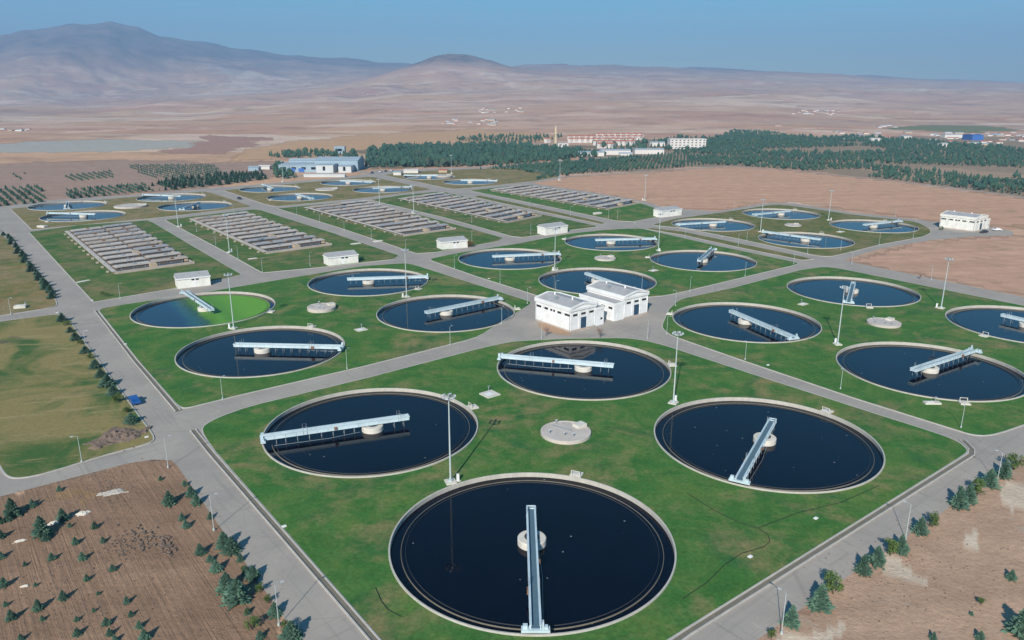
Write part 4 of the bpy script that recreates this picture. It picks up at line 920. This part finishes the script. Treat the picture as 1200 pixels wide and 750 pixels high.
lrow = [(247, 125, 36), (268, 142, 22), (280, 168, 24), (302, 200, 34), (322, 217, 20), (340, 252, 32), (362, 274, 22), (380, 312, 38), (402, 347, 36), (428, 382, 46), (455, 418, 38), (470, 450, 36), (508, 492, 26), (525, 532, 44)]
for i, (x, y, h) in enumerate(lrow):
    q = (x / 3.41, y / 3.41 + 340)
    plant(BRD if i in (1, 4, 6, 11, 12) else SPR, at(*q), height(q[0], q[1], q[1] - h / 3.41 * .9) * 1.08, 'dark conifer at the long road beside the meadow, %s from the side road down' % ordi(i) if i not in (1, 4, 6, 11, 12) else 'brownish green shrub at the long road meadow edge, %s plant down' % ordi(i), 'shrubs lining the long road by the meadow', wide=1.5)
for i in range(22):
    t = i / 21; q = (6 + (62 - 6) * t + (2 if i % 3 else -2), 276 + (350 - 276) * t)
    plant(SPR, at(*q), 2.1 + 1.0 * ((i * 7) % 5) / 5, 'dark conifer in the dense row along the upper long road, %s from the far end' % ordi(i), 'dense conifer row along the upper long road', wide=1.25)
rrow = [(380, 607, 72), (483, 547, 82), (528, 497, 72), (635, 424, 64), (680, 393, 64), (730, 363, 60), (768, 350, 62), (835, 284, 58), (878, 262, 52), (972, 192, 72), (1003, 172, 62), (1035, 152, 56), (1078, 120, 62), (1128, 86, 62), (1165, 62, 58), (312, 658, 34)]
for i, (x, y, h) in enumerate(sorted(rrow, key=lambda t: -t[1])):
    q = (x / 3 + 800, y / 3 + 530)
    plant(SPR if i % 3 else BRD, at(*q), height(q[0], q[1], q[1] - h / 3 * .92) * 1.1, 'blue-green tree beside the right hand road, %s counted upward from the bottom' % ordi(i), 'trees along the right hand road', wide=.9)
for i, (x, y, h) in enumerate([(1155, 446, 34), (1048, 537, 26), (880, 658, 28), (1045, 658, 32), (1195, 640, 90), (1015, 572, 14)]):
    q = (x / 3 + 800, y / 3 + 530)
    plant(SPR if i != 1 else BRD, at(*q), height(q[0], q[1], q[1] - h / 3 * .9) * 1.1, ['small blue spruce alone on the dug soil, topmost of the scattered ones', 'small brownish bush alone on the dug soil', 'little spruce cut by the bottom edge below the brown bush, left one', 'little spruce at the bottom edge of the dug soil, middle one', 'larger spruce at the bottom right corner', 'tiny seedling left of the brown bush on the dug soil'][i], 'plants scattered over the dug soil', 'tree' if i != 1 else 'shrub')
# single shrubs in the plant
for q, h, lb, k in [((237, 334.5), 1.9, 'small dark bush at the corner of the cream hut', 0), ((551, 289.5), 3.4, 'ochre bush leaning on the right side of the white hut', 1), ((120, 346), 1.4, 'low dark bush on the lawn in front of the first basin, left', 0), ((126, 348), 1.4, 'low dark bush on the lawn in front of the first basin, right', 0), ((1103, 270), 2.2, 'small dark bush at the left corner of the lone white hall', 0)]:
    tr, mb = bush_parts(40 + k, .5); o = empty('shrub', 0, 0); tr.build('stem', M['bark'], o); mb.build('crown', M['ochreleaf'] if k else M['broad'], o); p = at(*q); o.location = (p.x, p.y, .1); o.scale = (h * 1.2, h * 1.2, h); tag(o, lb, 'shrub')
# bare little trees by the yard
def bare(q, h, lb, seed):
    rn = random.Random(seed); p = at(*q); o = empty('bare_tree', p.x, p.y, .1); tag(o, lb, 'tree', 'leafless young trees')
    MB().tube([(0, 0, 0), (.05, 0, h * .45)], .07, 6, .05).build('trunk', M['bark'], o); b = MB()
    for k in range(26):
        a = rn.uniform(0, 6.28); z = h * rn.uniform(.25, .5); e_ = rn.uniform(.3, .55) * h
        q1 = Vector((.04, 0, z)); q2 = q1 + Vector((math.cos(a) * e_ * .5, math.sin(a) * e_ * .5, e_ * .6)); b.tube([q1, q2], .028, 4, .014)
        for j in range(5):
            v = Vector((rn.uniform(-1, 1), rn.uniform(-1, 1), rn.uniform(.1, 1))).normalized() * h * .2; b.tube([q1.lerp(q2, rn.uniform(.4, 1)), q2 + v], .013, 3, .006)
    b.build('twigs', M['twig'], o)
bare((703, 396.5), 3.6, 'leafless young tree in front of the right hand hall', 1); bare((640, 394), 2.6, 'bare sapling on the yard in front of the nearer hall', 2)
bare((1078, 327), 2.2, 'thin leafless sapling on the edge of the bare field', 3)
# ------------------------------------------------------------------ planted blocks and woods
def region_pts(poly_px, du, dv, jit, rn, ang_=GA, skip=0.0, thin=None):
    poly = [at(*q) for q in poly_px]; ux = Vector((math.cos(ang_), math.sin(ang_))); vx = Vector((-ux.y, ux.x))
    A_ = [q.dot(ux) for q in poly]; B_ = [q.dot(vx) for q in poly]; out = []; r_ = 0; a = min(A_)
    while a <= max(A_):
        b = min(B_); r_ += 1; k = 0
        while b <= max(B_):
            q = ux * (a + rn.uniform(-jit, jit)) + vx * (b + rn.uniform(-jit, jit))
            if inside(q, poly) and rn.random() >= skip and (thin is None or noise.noise(Vector((q.x * thin[0], q.y * thin[0], 4.4))) < thin[1]): k += 1; out.append((q, r_, k))
            b += dv
        a += du
    return out
rn = random.Random(11); cand = []
blocks = [('leftmost planted block', [(-12, 223), (47, 218), (56, 237), (-12, 243)], 4.6, 2.4, .3, .10, 2.0), ('small block above far left tanks', [(74, 207), (130, 200), (134, 208), (82, 213.5)], 4.8, 2.2, .3, .06, 1.7),
          ('block behind far left tanks', [(76, 223), (171, 215.5), (176, 224), (205, 222), (78, 234)], 4.6, 2.3, .35, .10, 1.9), ('upper block left of factory', [(147, 193.5), (250, 193), (262, 203), (205, 210), (172, 208)], 5.4, 2.4, .4, .10, 1.7),
          ('dense block before the factory', [(178, 218), (205, 211.5), (252, 204.5), (306, 204), (313, 211), (250, 218), (205, 223)], 7.0, 5.2, 1.0, .08, 3.3), ('thin patch above leftmost block', [(8, 205), (30, 203), (34, 210), (10, 212)], 9, 5, .6, .2, 1.8)]
for nm, pp, du, dv, j, sk, h in blocks:
    for q, r_, k in region_pts(pp, du, dv, j, rn, skip=sk):
        hh_ = h * 1.25 * rn.uniform(.7, 1.25); cand.append((hh_ / q.length, q, hh_, nm, r_, k))
cand.sort(key=lambda t: -t[0]); single = cand[:215]; rest = [(q, hh_, 0) for _, q, hh_, _, _, _ in cand[215:]]
def mini(mb, q, h, z, rn, leafy=False):
    a0 = rn.uniform(0, 6.28); r_ = h * (.24 if not leafy else .42) * rn.uniform(.8, 1.2); n_ = 6
    def ring(rr_, zz): return [(q.x + rr_ * math.cos(a0 + 6.2832 * k / n_) * rn.uniform(.7, 1.25), q.y + rr_ * math.sin(a0 + 6.2832 * k / n_) * rn.uniform(.7, 1.25), z + zz + rn.uniform(-.06, .06) * h) for k in range(n_)]
    if leafy:
        vs = [(q.x, q.y, z + .05 * h)] + ring(r_ * .8, .3 * h) + ring(r_, .6 * h) + ring(r_ * .55, .88 * h) + [(q.x, q.y, z + h)]; L = 3
    else:
        vs = [(q.x, q.y, z)] + ring(r_, .14 * h) + ring(r_ * .42, .50 * h) + ring(r_ * .66, .46 * h) + ring(r_ * .10, .8 * h) + [(q.x, q.y, z + h)]; L = 4
    fs = [(0, 1 + (k + 1) % n_, 1 + k) for k in range(n_)]
    for l in range(L - 1):
        for k in range(n_): fs.append((1 + l * n_ + k, 1 + l * n_ + (k + 1) % n_, 1 + (l + 1) * n_ + (k + 1) % n_, 1 + (l + 1) * n_ + k))
    fs += [(1 + (L - 1) * n_ + k, 1 + (L - 1) * n_ + (k + 1) % n_, 1 + L * n_) for k in range(n_)]
    mb.add(vs, fs)
ymesh = []
for k in range(5):
    mbq = MB(); tr, cr_ = spruce_parts(60 + k, .5); mbq.add(cr_.v, cr_.f); mbq.add(tr.v, tr.f); oo = mbq.build('young_tree', M['spruce']); ymesh.append(oo)
fu = [True] * 5
for i, (_, q, h, nm, r_, k) in enumerate(single):
    j = i % 5
    if fu[j]: o = ymesh[j]; fu[j] = False
    else: o = ymesh[j].copy(); C.objects.link(o)
    o.location = (q.x, q.y, 0); o.scale = (h * 1.25, h * 1.25, h); o.rotation_euler.z = rn.uniform(0, 6.28)
    tag(o, 'young tree, %s from near end of %s row, in the %s' % (ordi(k), ordi(r_), nm), 'tree', 'young trees in the planted blocks')
woods = [([(428, 196), (432, 178), (470, 173), (560, 170.5), (600, 172), (650, 175), (690, 179), (712, 182.5), (650, 188.5), (600, 192.5), (560, 195.5), (500, 196.5)], 6.8, 6.0, 2.4, .05, 7.2, None),
         ([(310, 183), (345, 179), (420, 181), (432, 190), (418, 191), (400, 184), (325, 186)], 8, 7, 2.5, .1, 6.5, None),
         ([(322, 195), (330, 196), (345, 207), (352, 208), (330, 211), (318, 206)], 6, 6, 2, .1, 6, None),
         ([(530, 163), (600, 159), (660, 160), (640, 167), (560, 170)], 22, 9, 1.5, .15, 6.5, None),
         ([(690, 168), (780, 166), (800, 161), (840, 158), (940, 163), (940, 172), (820, 174), (720, 180)], 12, 10, 4, .25, 7, (.01, .25)),
         ([(836, 164), (860, 153.5), (900, 155), (960, 162), (1000, 160), (1080, 165), (1160, 172), (1290, 179), (1290, 200), (1180, 196), (1080, 193), (960, 190), (900, 186), (832, 181), (780, 186), (740, 187), (790, 178)], 7.2, 6.2, 2.2, .05, 5.0, (.0055, .33)),
         ([(800, 186), (870, 184), (960, 191), (1020, 194), (1080, 200), (1150, 209), (1180, 212), (1290, 222), (1290, 243), (1200, 230), (1130, 221), (1050, 211), (930, 199), (858, 194), (835, 193)], 6.2, 5.4, 1.8, .05, 4.6, (.008, .38)),
         ([(562, 198.3), (600, 194.6), (655, 190.5), (715, 186.3), (800, 180), (850, 185), (835, 193), (760, 199), (690, 203), (655, 207), (622, 212), (640, 205), (600, 199)], 5.6, 4.6, .4, .04, 3.8, None),
         ([(1170, 205), (1290, 212), (1290, 222), (1190, 212)], 14, 12, 3, .3, 6, None)]
fm = MB()
for pp, du, dv, j, sk, h, thin in woods:
    for q, r_, k in region_pts(pp, du, dv, j, rn, skip=sk, thin=thin):
        if -.02 < 0 and -200 < proj(q.x, q.y)[0] < 1400: mini(fm, q, h * rn.uniform(.6, 1.3), 0, rn, rn.random() < .22)
for q, h, _ in rest: mini(fm, q, h, 0, rn)
fo = fm.build('forest', M['forest']); fo['kind'] = 'stuff'
# ------------------------------------------------------------------ far buildings
def block(name, x0, x1, ybase, depth, h, wallm, roofm, label, cat, group=None, rz=None, wins=0, storeys=1, gable=0.0):
    l, r_ = at(x0, ybase), at(x1, ybase); W = (r_ - l).length; rz = math.atan2((r_ - l).y, (r_ - l).x) if rz is None else rz
    o = empty(name, l.x, l.y, 0, rz); tag(o, label, cat, group)
    MB().box(0, W, 0, depth, 0, h).build('wall', M[wallm], o)
    if gable:
        g_ = MB(); g_.add([(-.3, -.3, h + .02), (W + .3, -.3, h + .02), (W + .3, depth / 2, h + gable), (-.3, depth / 2, h + gable), (-.3, depth + .3, h + .02), (W + .3, depth + .3, h + .02)], [(0, 1, 2, 3), (3, 2, 5, 4), (0, 3, 4), (1, 5, 2), (0, 4, 5, 1)]); g_.build('roof', M[roofm], o)
    else: MB().box(-.3, W + .3, -.3, depth + .3, h + .003, h + .5).build('roof', M[roofm], o)
    for s_ in range(storeys):
        for k in range(wins):
            xx = W * (k + .3) / wins; MB().box(xx, xx + W * .45 / wins, -.05, -.004, h * (s_ + .4) / storeys, h * (s_ + .75) / storeys).build('window', M['glass'], o)
    return o, W
# factory
fo_, W = block('factory_building', 327, 373, 202, 26, 6.0, 'metalwall', 'metalroof', 'large blue-grey factory with raised middle roof beyond the far middle tanks', 'factory', wins=4)
l = at(327, 202)
for (x0, x1, y0, d_, z1, gb, wm_, nm) in [(28, 66, 14, 34, 9.0, 1.8, 'metalwall', 'high_hall'), (33.5, 48, -5, 18.5, 6.6, 0, 'palewall', 'front_wing'), (52, 63, -3, 16, 5.4, 0, 'palewall', 'end_wing'), (2, 26, 27, 12, 8.0, 1.2, 'metalwall', 'rear_hall')]:
    hb_ = MB().box(x0, x1, y0, y0 + d_, .0, z1).build(nm, M[wm_], fo_)
    g_ = MB(); g_.add([(x0 - .3, y0 - .3, z1 + .02), (x1 + .3, y0 - .3, z1 + .02), (x1 + .3, y0 + d_ / 2, z1 + gb + .4), (x0 - .3, y0 + d_ / 2, z1 + gb + .4), (x0 - .3, y0 + d_ + .3, z1 + .02), (x1 + .3, y0 + d_ + .3, z1 + .02)], [(0, 1, 2, 3), (3, 2, 5, 4), (0, 3, 4), (1, 5, 2), (0, 4, 5, 1)]); g_.build('roof', M['metalroof'], hb_)
for x0, z0, z1, y in ((39, 2.0, 5.5, -5.04), (56, 1.5, 5.0, -3.04), (49.5, 1.0, 4.5, 13.95)): MB().box(x0, x0 + 2.2, y, y + .03, z0, z1).build('window', M['glass'], fo_)
for x0 in (9, 17): MB().box(x0, x0 + 5, -.06, -.01, .1, 3.5).build('gate', M['bluewall'], fo_)
block('factory_shed', 356, 404, 207.5, 5, 1.8, 'palewall', 'palewall', 'long low pale wall-like shed in front of the blue-grey factory', 'shed')
block('small_shed', 291, 303, 200.3, 8, 3, 'metalwall', 'metalroof', 'small light blue shed left of the factory trees', 'shed', gable=1)
block('small_shed', 303, 316, 198.5, 7, 2.6, 'farwall', 'farwall', 'small white shed between the blue shed and factory', 'shed', gable=1)
block('small_shed', 392, 404, 180.5, 9, 8, 'metalwall', 'metalroof', 'dark faced tower block just behind the factory roof', 'building', wins=1)
block('greenhouse', 473, 490, 203, 9, 2.5, 'farwall', 'farwall', 'white flat sheds at the road head right of the factory', 'shed')
block('small_shed', 461, 470, 205.5, 8, 2.4, 'farwall', 'metalroof', 'small white shed at the parking area near the double road', 'shed')
block('pump_house', 514, 524, 202.3, 8, 2.0, 'tan', 'redroof', 'low reddish shed beyond the farthest tank', 'shed')
block('apartment_block', 785, 827, 174.5, 16, 12.0, 'farwall', 'farwall', 'large white four storey block among the plantation trees', 'building', wins=9, storeys=4)
block('prayer_hall', 653.5, 666, 175.5, 11, 7.5, 'farwall', 'farwall', 'white cubic hall beside the tall slender tower', 'building', wins=2, storeys=2)
for x0, x1, y, d_, h, lb in [(678, 708, 183, 14, 4, 'long white low shed at the wood edge, left of three'), (704, 739, 181.5, 16, 5, 'long pale shed with blue-grey roof, middle of three'), (744, 778, 180.5, 14, 5, 'pale shed with rounded trees before it, right of three'), (762, 779, 171.5, 10, 5, 'small white building left of the large white block'), (726, 741, 182.5, 6, 2.5, 'small blue-white shed before the middle long shed')]:
    block('long_shed', x0, x1, y, d_, h, 'farwall', 'metalroof', lb, 'shed', 'pale sheds in front of the red roofed estate', gable=1.2)
p = at(651, 175.5); o = empty('minaret', p.x, p.y); tag(o, 'tall slender stone tower left of the white cubic hall', 'tower')
MB().box(-2.2, 2.2, -2.2, 2.2, 0, 6).tube([(0, 0, 6), (0, 0, 25)], 1.7, 14, 1.4).build('shaft', M['stone'], o); MB().tube([(0, 0, 19), (0, 0, 20.0)], 2.3, 14).build('balcony', M['stone'], o); MB().tube([(0, 0, 25), (0, 0, 30)], 1.5, 12, .05).build('spire', M['stone'], o)
def make_house():
    o = empty('village_house', 0, 0); MB().box(-3.9, 3.9, -2.8, 2.8, 0, 5.6).build('wall', M['farwall'], o)
    g_ = MB(); g_.add([(-4.1, -3.0, 5.6), (4.1, -3.0, 5.6), (4.1, 0, 7.2), (-4.1, 0, 7.2), (-4.1, 3.0, 5.6), (4.1, 3.0, 5.6)], [(0, 1, 2, 3), (3, 2, 5, 4), (0, 3, 4), (1, 5, 2), (0, 4, 5, 1)]); g_.build('roof', M['redroof'], o)
    for x in (-3.2, 0.2, 3.0): MB().box(x - .6, x + .6, -2.85, -2.81, 3.4, 4.6).build('window', M['glass'], o)
    return snapshot(o)
HS = make_house(); fh = True; cnt = 0
estate = []
for ri, (y, xa, xb) in enumerate([(167.2, 640, 746), (164.0, 668, 752), (160.9, 700, 754), (170.4, 698, 742), (173.6, 702, 722)]):
    x = xa + rn.uniform(0, 2); k = 0
    while x < xb:
        if not (646 < x < 668 and y > 165.5): estate.append((x, y, ri, k)); k += 1
        x += 6.6 + rn.uniform(-.9, 1.2)
rows_ = ['third from the back', 'second from the front edge of the upper estate', 'middle', 'short front', 'rearmost', 'lower loose', 'lowest']
for x, y, ri, k in estate:
    p = at(x, y); o = HS[0] if fh else dup(HS); fh = False; o.location = (p.x, p.y, 0); o.rotation_euler.z = R(38) + rn.uniform(-.1, .1)
    tag(o, 'red roofed white house in the estate, %s row, %s from its left end' % (['long middle', 'second from back', 'rearmost', 'second from front', 'frontmost'][ri], ordi(k)), 'house', 'red roofed houses of the estate')
hamlets = [('middle distance hamlet', 518, 586, 140.5, 147.5, 17), ('far grey hamlet on the slope', 556, 612, 127, 133, 18), ('right plain hamlet', 928, 985, 129.5, 135, 18), ('tiny farm by the green strip', 1027, 1050, 147.5, 150.5, 6), ('scattered village at the right edge', 1088, 1200, 155.5, 170.5, 46), ('scattered houses above the right plantation', 978, 1075, 155, 166, 20), ('far left farm', 0, 34, 151.5, 155, 8), ('distant pale hamlet on the hill foot', 418, 452, 106, 113, 9)]
def far_house(w_, d_, h, wm_, rm):
    o = empty('far_house', 0, 0); MB().box(-w_, w_, -d_, d_, 0, h).build('wall', M[wm_], o); MB().add([(-w_ - .3, -d_ - .3, h), (w_ + .3, -d_ - .3, h), (w_ + .3, 0, h + 1.6), (-w_ - .3, 0, h + 1.6), (-w_ - .3, d_ + .3, h), (w_ + .3, d_ + .3, h)], [(0, 1, 2, 3), (3, 2, 5, 4), (0, 3, 4), (1, 5, 2), (0, 4, 5, 1)]).build('roof', M[rm], o); return snapshot(o)
FHS = [far_house(6, 5, 4.5, 'farwall', 'redroof'), far_house(9, 5, 4, 'farwall', 'metalroof'), far_house(6, 5, 5, 'farwall', 'redroof'), far_house(11, 6, 5, 'tan', 'metalroof')]; uf = set()
for nm, xa, xb, ya, yb, n_ in hamlets:
    pts = sorted((rn.uniform(xa, xb), rn.uniform(ya, yb)) for _ in range(n_))
    for k, (x, y) in enumerate(pts):
        p, z = hill_at(x, y); j = rn.choice((0, 0, 1, 1, 2, 3))
        t = FHS[j]
        if j in uf: o = dup(t)
        else: uf.add(j); o = t[0]
        o.location = (p.x, p.y, z - 1.0); o.rotation_euler.z = rn.uniform(-.5, .5); sc_ = rn.uniform(.6, 1.1) * (.85 if y < 150 else .7); o.scale = (sc_, sc_, sc_)
        tag(o, 'small house, %s from the left in the %s' % (ordi(k), nm), 'house', 'houses of the ' + nm)
block('blue_warehouse', 1139, 1152, 164.5, 26, 8, 'bluewall', 'bluewall', 'bright blue warehouse in the village at the right edge', 'warehouse', gable=1)
block('warehouse', 1107, 1128, 161.5, 14, 5, 'farwall', 'metalroof', 'long white warehouse left of the bright blue one', 'warehouse', gable=1)
block('warehouse', 1104, 1111, 172, 12, 4, 'farwall', 'farwall', 'small white barn at the near edge of the right village', 'barn', gable=1)
block('barn', 1057, 1068, 162.5, 10, 4, 'farwall', 'metalroof', 'white barn between the village and the green strip', 'barn', gable=1)
block('barn', 908, 915, 149.2, 8, 4, 'farwall', 'redroof', 'lone white barn on the plain above the plantation', 'barn', gable=1)
block('barn', 1021, 1032, 166.5, 10, 5, 'farwall', 'farwall', 'white barns at the upper edge of the plantation', 'barn', gable=1)
# ------------------------------------------------------------------ vehicles
def car(q, rz, mat, label, bed=False):
    p = at(*q); o = empty('parked_car', p.x, p.y, .02, rz); tag(o, label, 'car')
    prof = [(-2.15, .45), (-2.1, .85), (-1.9, .95), (-.95, 1.0), (-.45, 1.45), (.85, 1.47), (1.55, 1.0), (2.1, .92), (2.15, .45)] if not bed else [(-2.2, .45), (-2.15, .95), (-1.1, 1.02), (-.6, 1.55), (.35, 1.55), (.45, .95), (2.2, .95), (2.2, .45)]
    b = MB(); n_ = len(prof); vs = [(x, -.82 if z < 1.1 else -.66, z) for x, z in prof] + [(x, .82 if z < 1.1 else .66, z) for x, z in prof]
    b.add(vs, [tuple(range(n_ - 1, -1, -1)), tuple(range(n_, 2 * n_))] + [(i, (i + 1) % n_, (i + 1) % n_ + n_, i + n_) for i in range(n_)]); b.build('body', M[mat], o)
    for s_ in (-1, 1): MB().add([(-.75, s_ * .775, 1.08), (.9 if not bed else .3, s_ * .775, 1.08), (.75 if not bed else .25, s_ * .69, 1.39), (-.48, s_ * .69, 1.39)], [(0, 1, 2, 3)]).build('side_window', M['glass'], o)
    MB().add([(-.99, -.7, 1.02), (-.99, .7, 1.02), (-.52, .6, 1.43), (-.52, -.6, 1.43)], [(0, 1, 2, 3)]).build('windscreen', M['glass'], o)
    for x in (-1.35, 1.35):
        for s_ in (-1, 1): w_ = MB().tube([(x, s_ * .66, .34), (x, s_ * .86, .34)], .34, 18).build('wheel', M['tyre'], o); MB().tube([(x, s_ * .861, .34), (x, s_ * .875, .34)], .18, 12).build('rim', M['steel'], w_)
    for s_ in (-1, 1): MB().box(-2.19, -2.13, s_ * .62 - .14, s_ * .62 + .14, .65, .8).build('headlight', M['lamp'], o)
car((158, 472), R(127 + 180), 'carblue', 'blue pickup with open bed parked on the long road beside the meadow', True)
car((280.5, 233.5), R(128), 'cardark', 'dark car on the inner road between the two far tank groups')
car((1153, 273), R(25), 'cardark', 'dark car beside the white van near the lone white hall')
car((1168, 270.5), R(-10), 'carwhite', 'white van-like car right of the lone white hall')
for k, (x, y) in enumerate([(436, 203.2), (446, 201.8), (452, 201.2), (459, 200.6)]): car((x, y), R(80), 'carwhite' if k % 2 else 'cardark', 'parked car at the road head near the factory, %s from the left' % ordi(k))
# ------------------------------------------------------------------ rubble, sheets, clods
def heap(q, sx_, sy_, h, mat, label, seed, cat='earth heap', name='earth_heap'):
    p = at(*q); mb = MB(); n_ = 26; vs = []; fs = []
    for i in range(n_ + 1):
        for j in range(n_ + 1):
            u, v = (i / n_ * 2 - 1) * 1.3, (j / n_ * 2 - 1) * 1.3; e_ = max(0, 1 - (u * u + v * v) * (1 + 1.1 * noise.noise(Vector((u * 1.7, v * 1.7, seed + 9))))); z = h * (e_ ** .8) * (.55 + .9 * abs(noise.noise(Vector((u * 4, v * 4, seed)))) + .5 * noise.noise(Vector((u * 11, v * 11, seed))))
            vs.append((u * sx_, v * sy_, z - .02 if e_ > .02 else -.3))
    for i in range(n_):
        for j in range(n_): fs.append((i * (n_ + 1) + j, (i + 1) * (n_ + 1) + j, (i + 1) * (n_ + 1) + j + 1, i * (n_ + 1) + j + 1))
    mb.add(vs, fs); o = mb.build(name, M[mat]); o.location = (p.x, p.y, .13); o.rotation_euler.z = .5; tag(o, label, cat); return o
M['dirt'] = concrete('heaped_dirt', (.20, .145, .11), .55, 1.4)
heap((139, 512), 4.4, 3.6, .9, 'dirt', 'brown heap of dug earth at the meadow corner by the long road', 3.3)
heap((126, 518), 3.4, 2.4, .35, 'dirt', 'low spread of earth left of the main heap on the meadow', 5.1)
heap((132, 577), 2.0, 1.1, .25, 'concrete', 'pale grey dump of mortar on the nursery soil', 6.2, 'rubble pile', 'rubble_pile').location.z = .02
heap((97, 602), 1.1, .6, .45, 'concrete_lt', 'white and pink torn sheet heap between nursery spruces', 8.2, 'rubble pile', 'torn_sheet').location.z = .02
heap((64, 613), .9, .45, .4, 'concrete_lt', 'white torn sheet beside the tallest nursery spruce', 9.2, 'rubble pile', 'torn_sheet').location.z = .02
heap((24, 634), .8, .3, .25, 'concrete_lt', 'flattened white sheet at the left edge of the nursery', 12.2, 'rubble pile', 'torn_sheet').location.z = .02
heap((29, 687), .5, .22, .25, 'concrete_lt', 'small white sheet scrap low on the nursery soil', 14.2, 'rubble pile', 'torn_sheet').location.z = .02
cl = MB(); rn = random.Random(5)
def clods(n_, cx, cy, sx_, sy_, smin, smax):
    for _ in range(n_):
        p = at(rn.gauss(cx, sx_), rn.gauss(cy, sy_)); r_ = rn.uniform(smin, smax)
        vs = [(p.x + rn.uniform(.5, 1) * r_ * a, p.y + rn.uniform(.5, 1) * r_ * b, rn.uniform(.3, .9) * r_ * c_ + .02) for a in (-1, 1) for b in (-1, 1) for c_ in (0, 1)]
        cl.add(vs, [(0, 1, 3, 2), (4, 6, 7, 5), (0, 4, 5, 1), (2, 3, 7, 6), (1, 5, 7, 3), (0, 2, 6, 4)])
clods(90, 168, 632, 10, 7, .1, .28); clods(60, 195, 641, 5, 6, .12, .3); clods(60, 143, 640, 9, 8, .08, .2); clods(120, 135, 570, 22, 12, .05, .14); clods(90, 150, 505, 9, 10, .1, .3); clods(260, 110, 660, 70, 45, .04, .11); clods(200, 1080, 670, 60, 35, .04, .12)
co = cl.build('earth_clods', M['dirt']); co['kind'] = 'stuff'
def pit(q, label):
    p = at(*q); tag(MB().box(-.35, .35, -.25, .25, .14, .26, R(40)).box(-.2, .2, -.12, .12, .263, .3, R(40)).build('drain_cover', M['plasticwhite']), label, 'drain cover').location = (p.x, p.y, 0)
pit((108, 352.5), 'white marker block at the corner by the first basin lawn'); pit((573, 327), 'white marker on the road verge left of the tank behind the halls'); pit((900, 428.5), 'small pale marker block on the verge of the lower inner road')
pit((956, 608.5), 'white tag lying on the lawn near the right hand road'); pit((879, 653.5), 'white tag on the lawn where the hose bends'); pit((744, 261.5), 'white marker block at the junction by the double road'); pit((846, 278), 'white marker on the verge left of the triangular lawn')
pit((147, 404), 'white marker by the long road at the algae tank lawn'); pit((333, 618), 'white post block beside the drain channel at left'); pit((172, 513), 'white board lying at the meadow corner'); pit((67, 367), 'white block at the side road corner by the dry lawn')
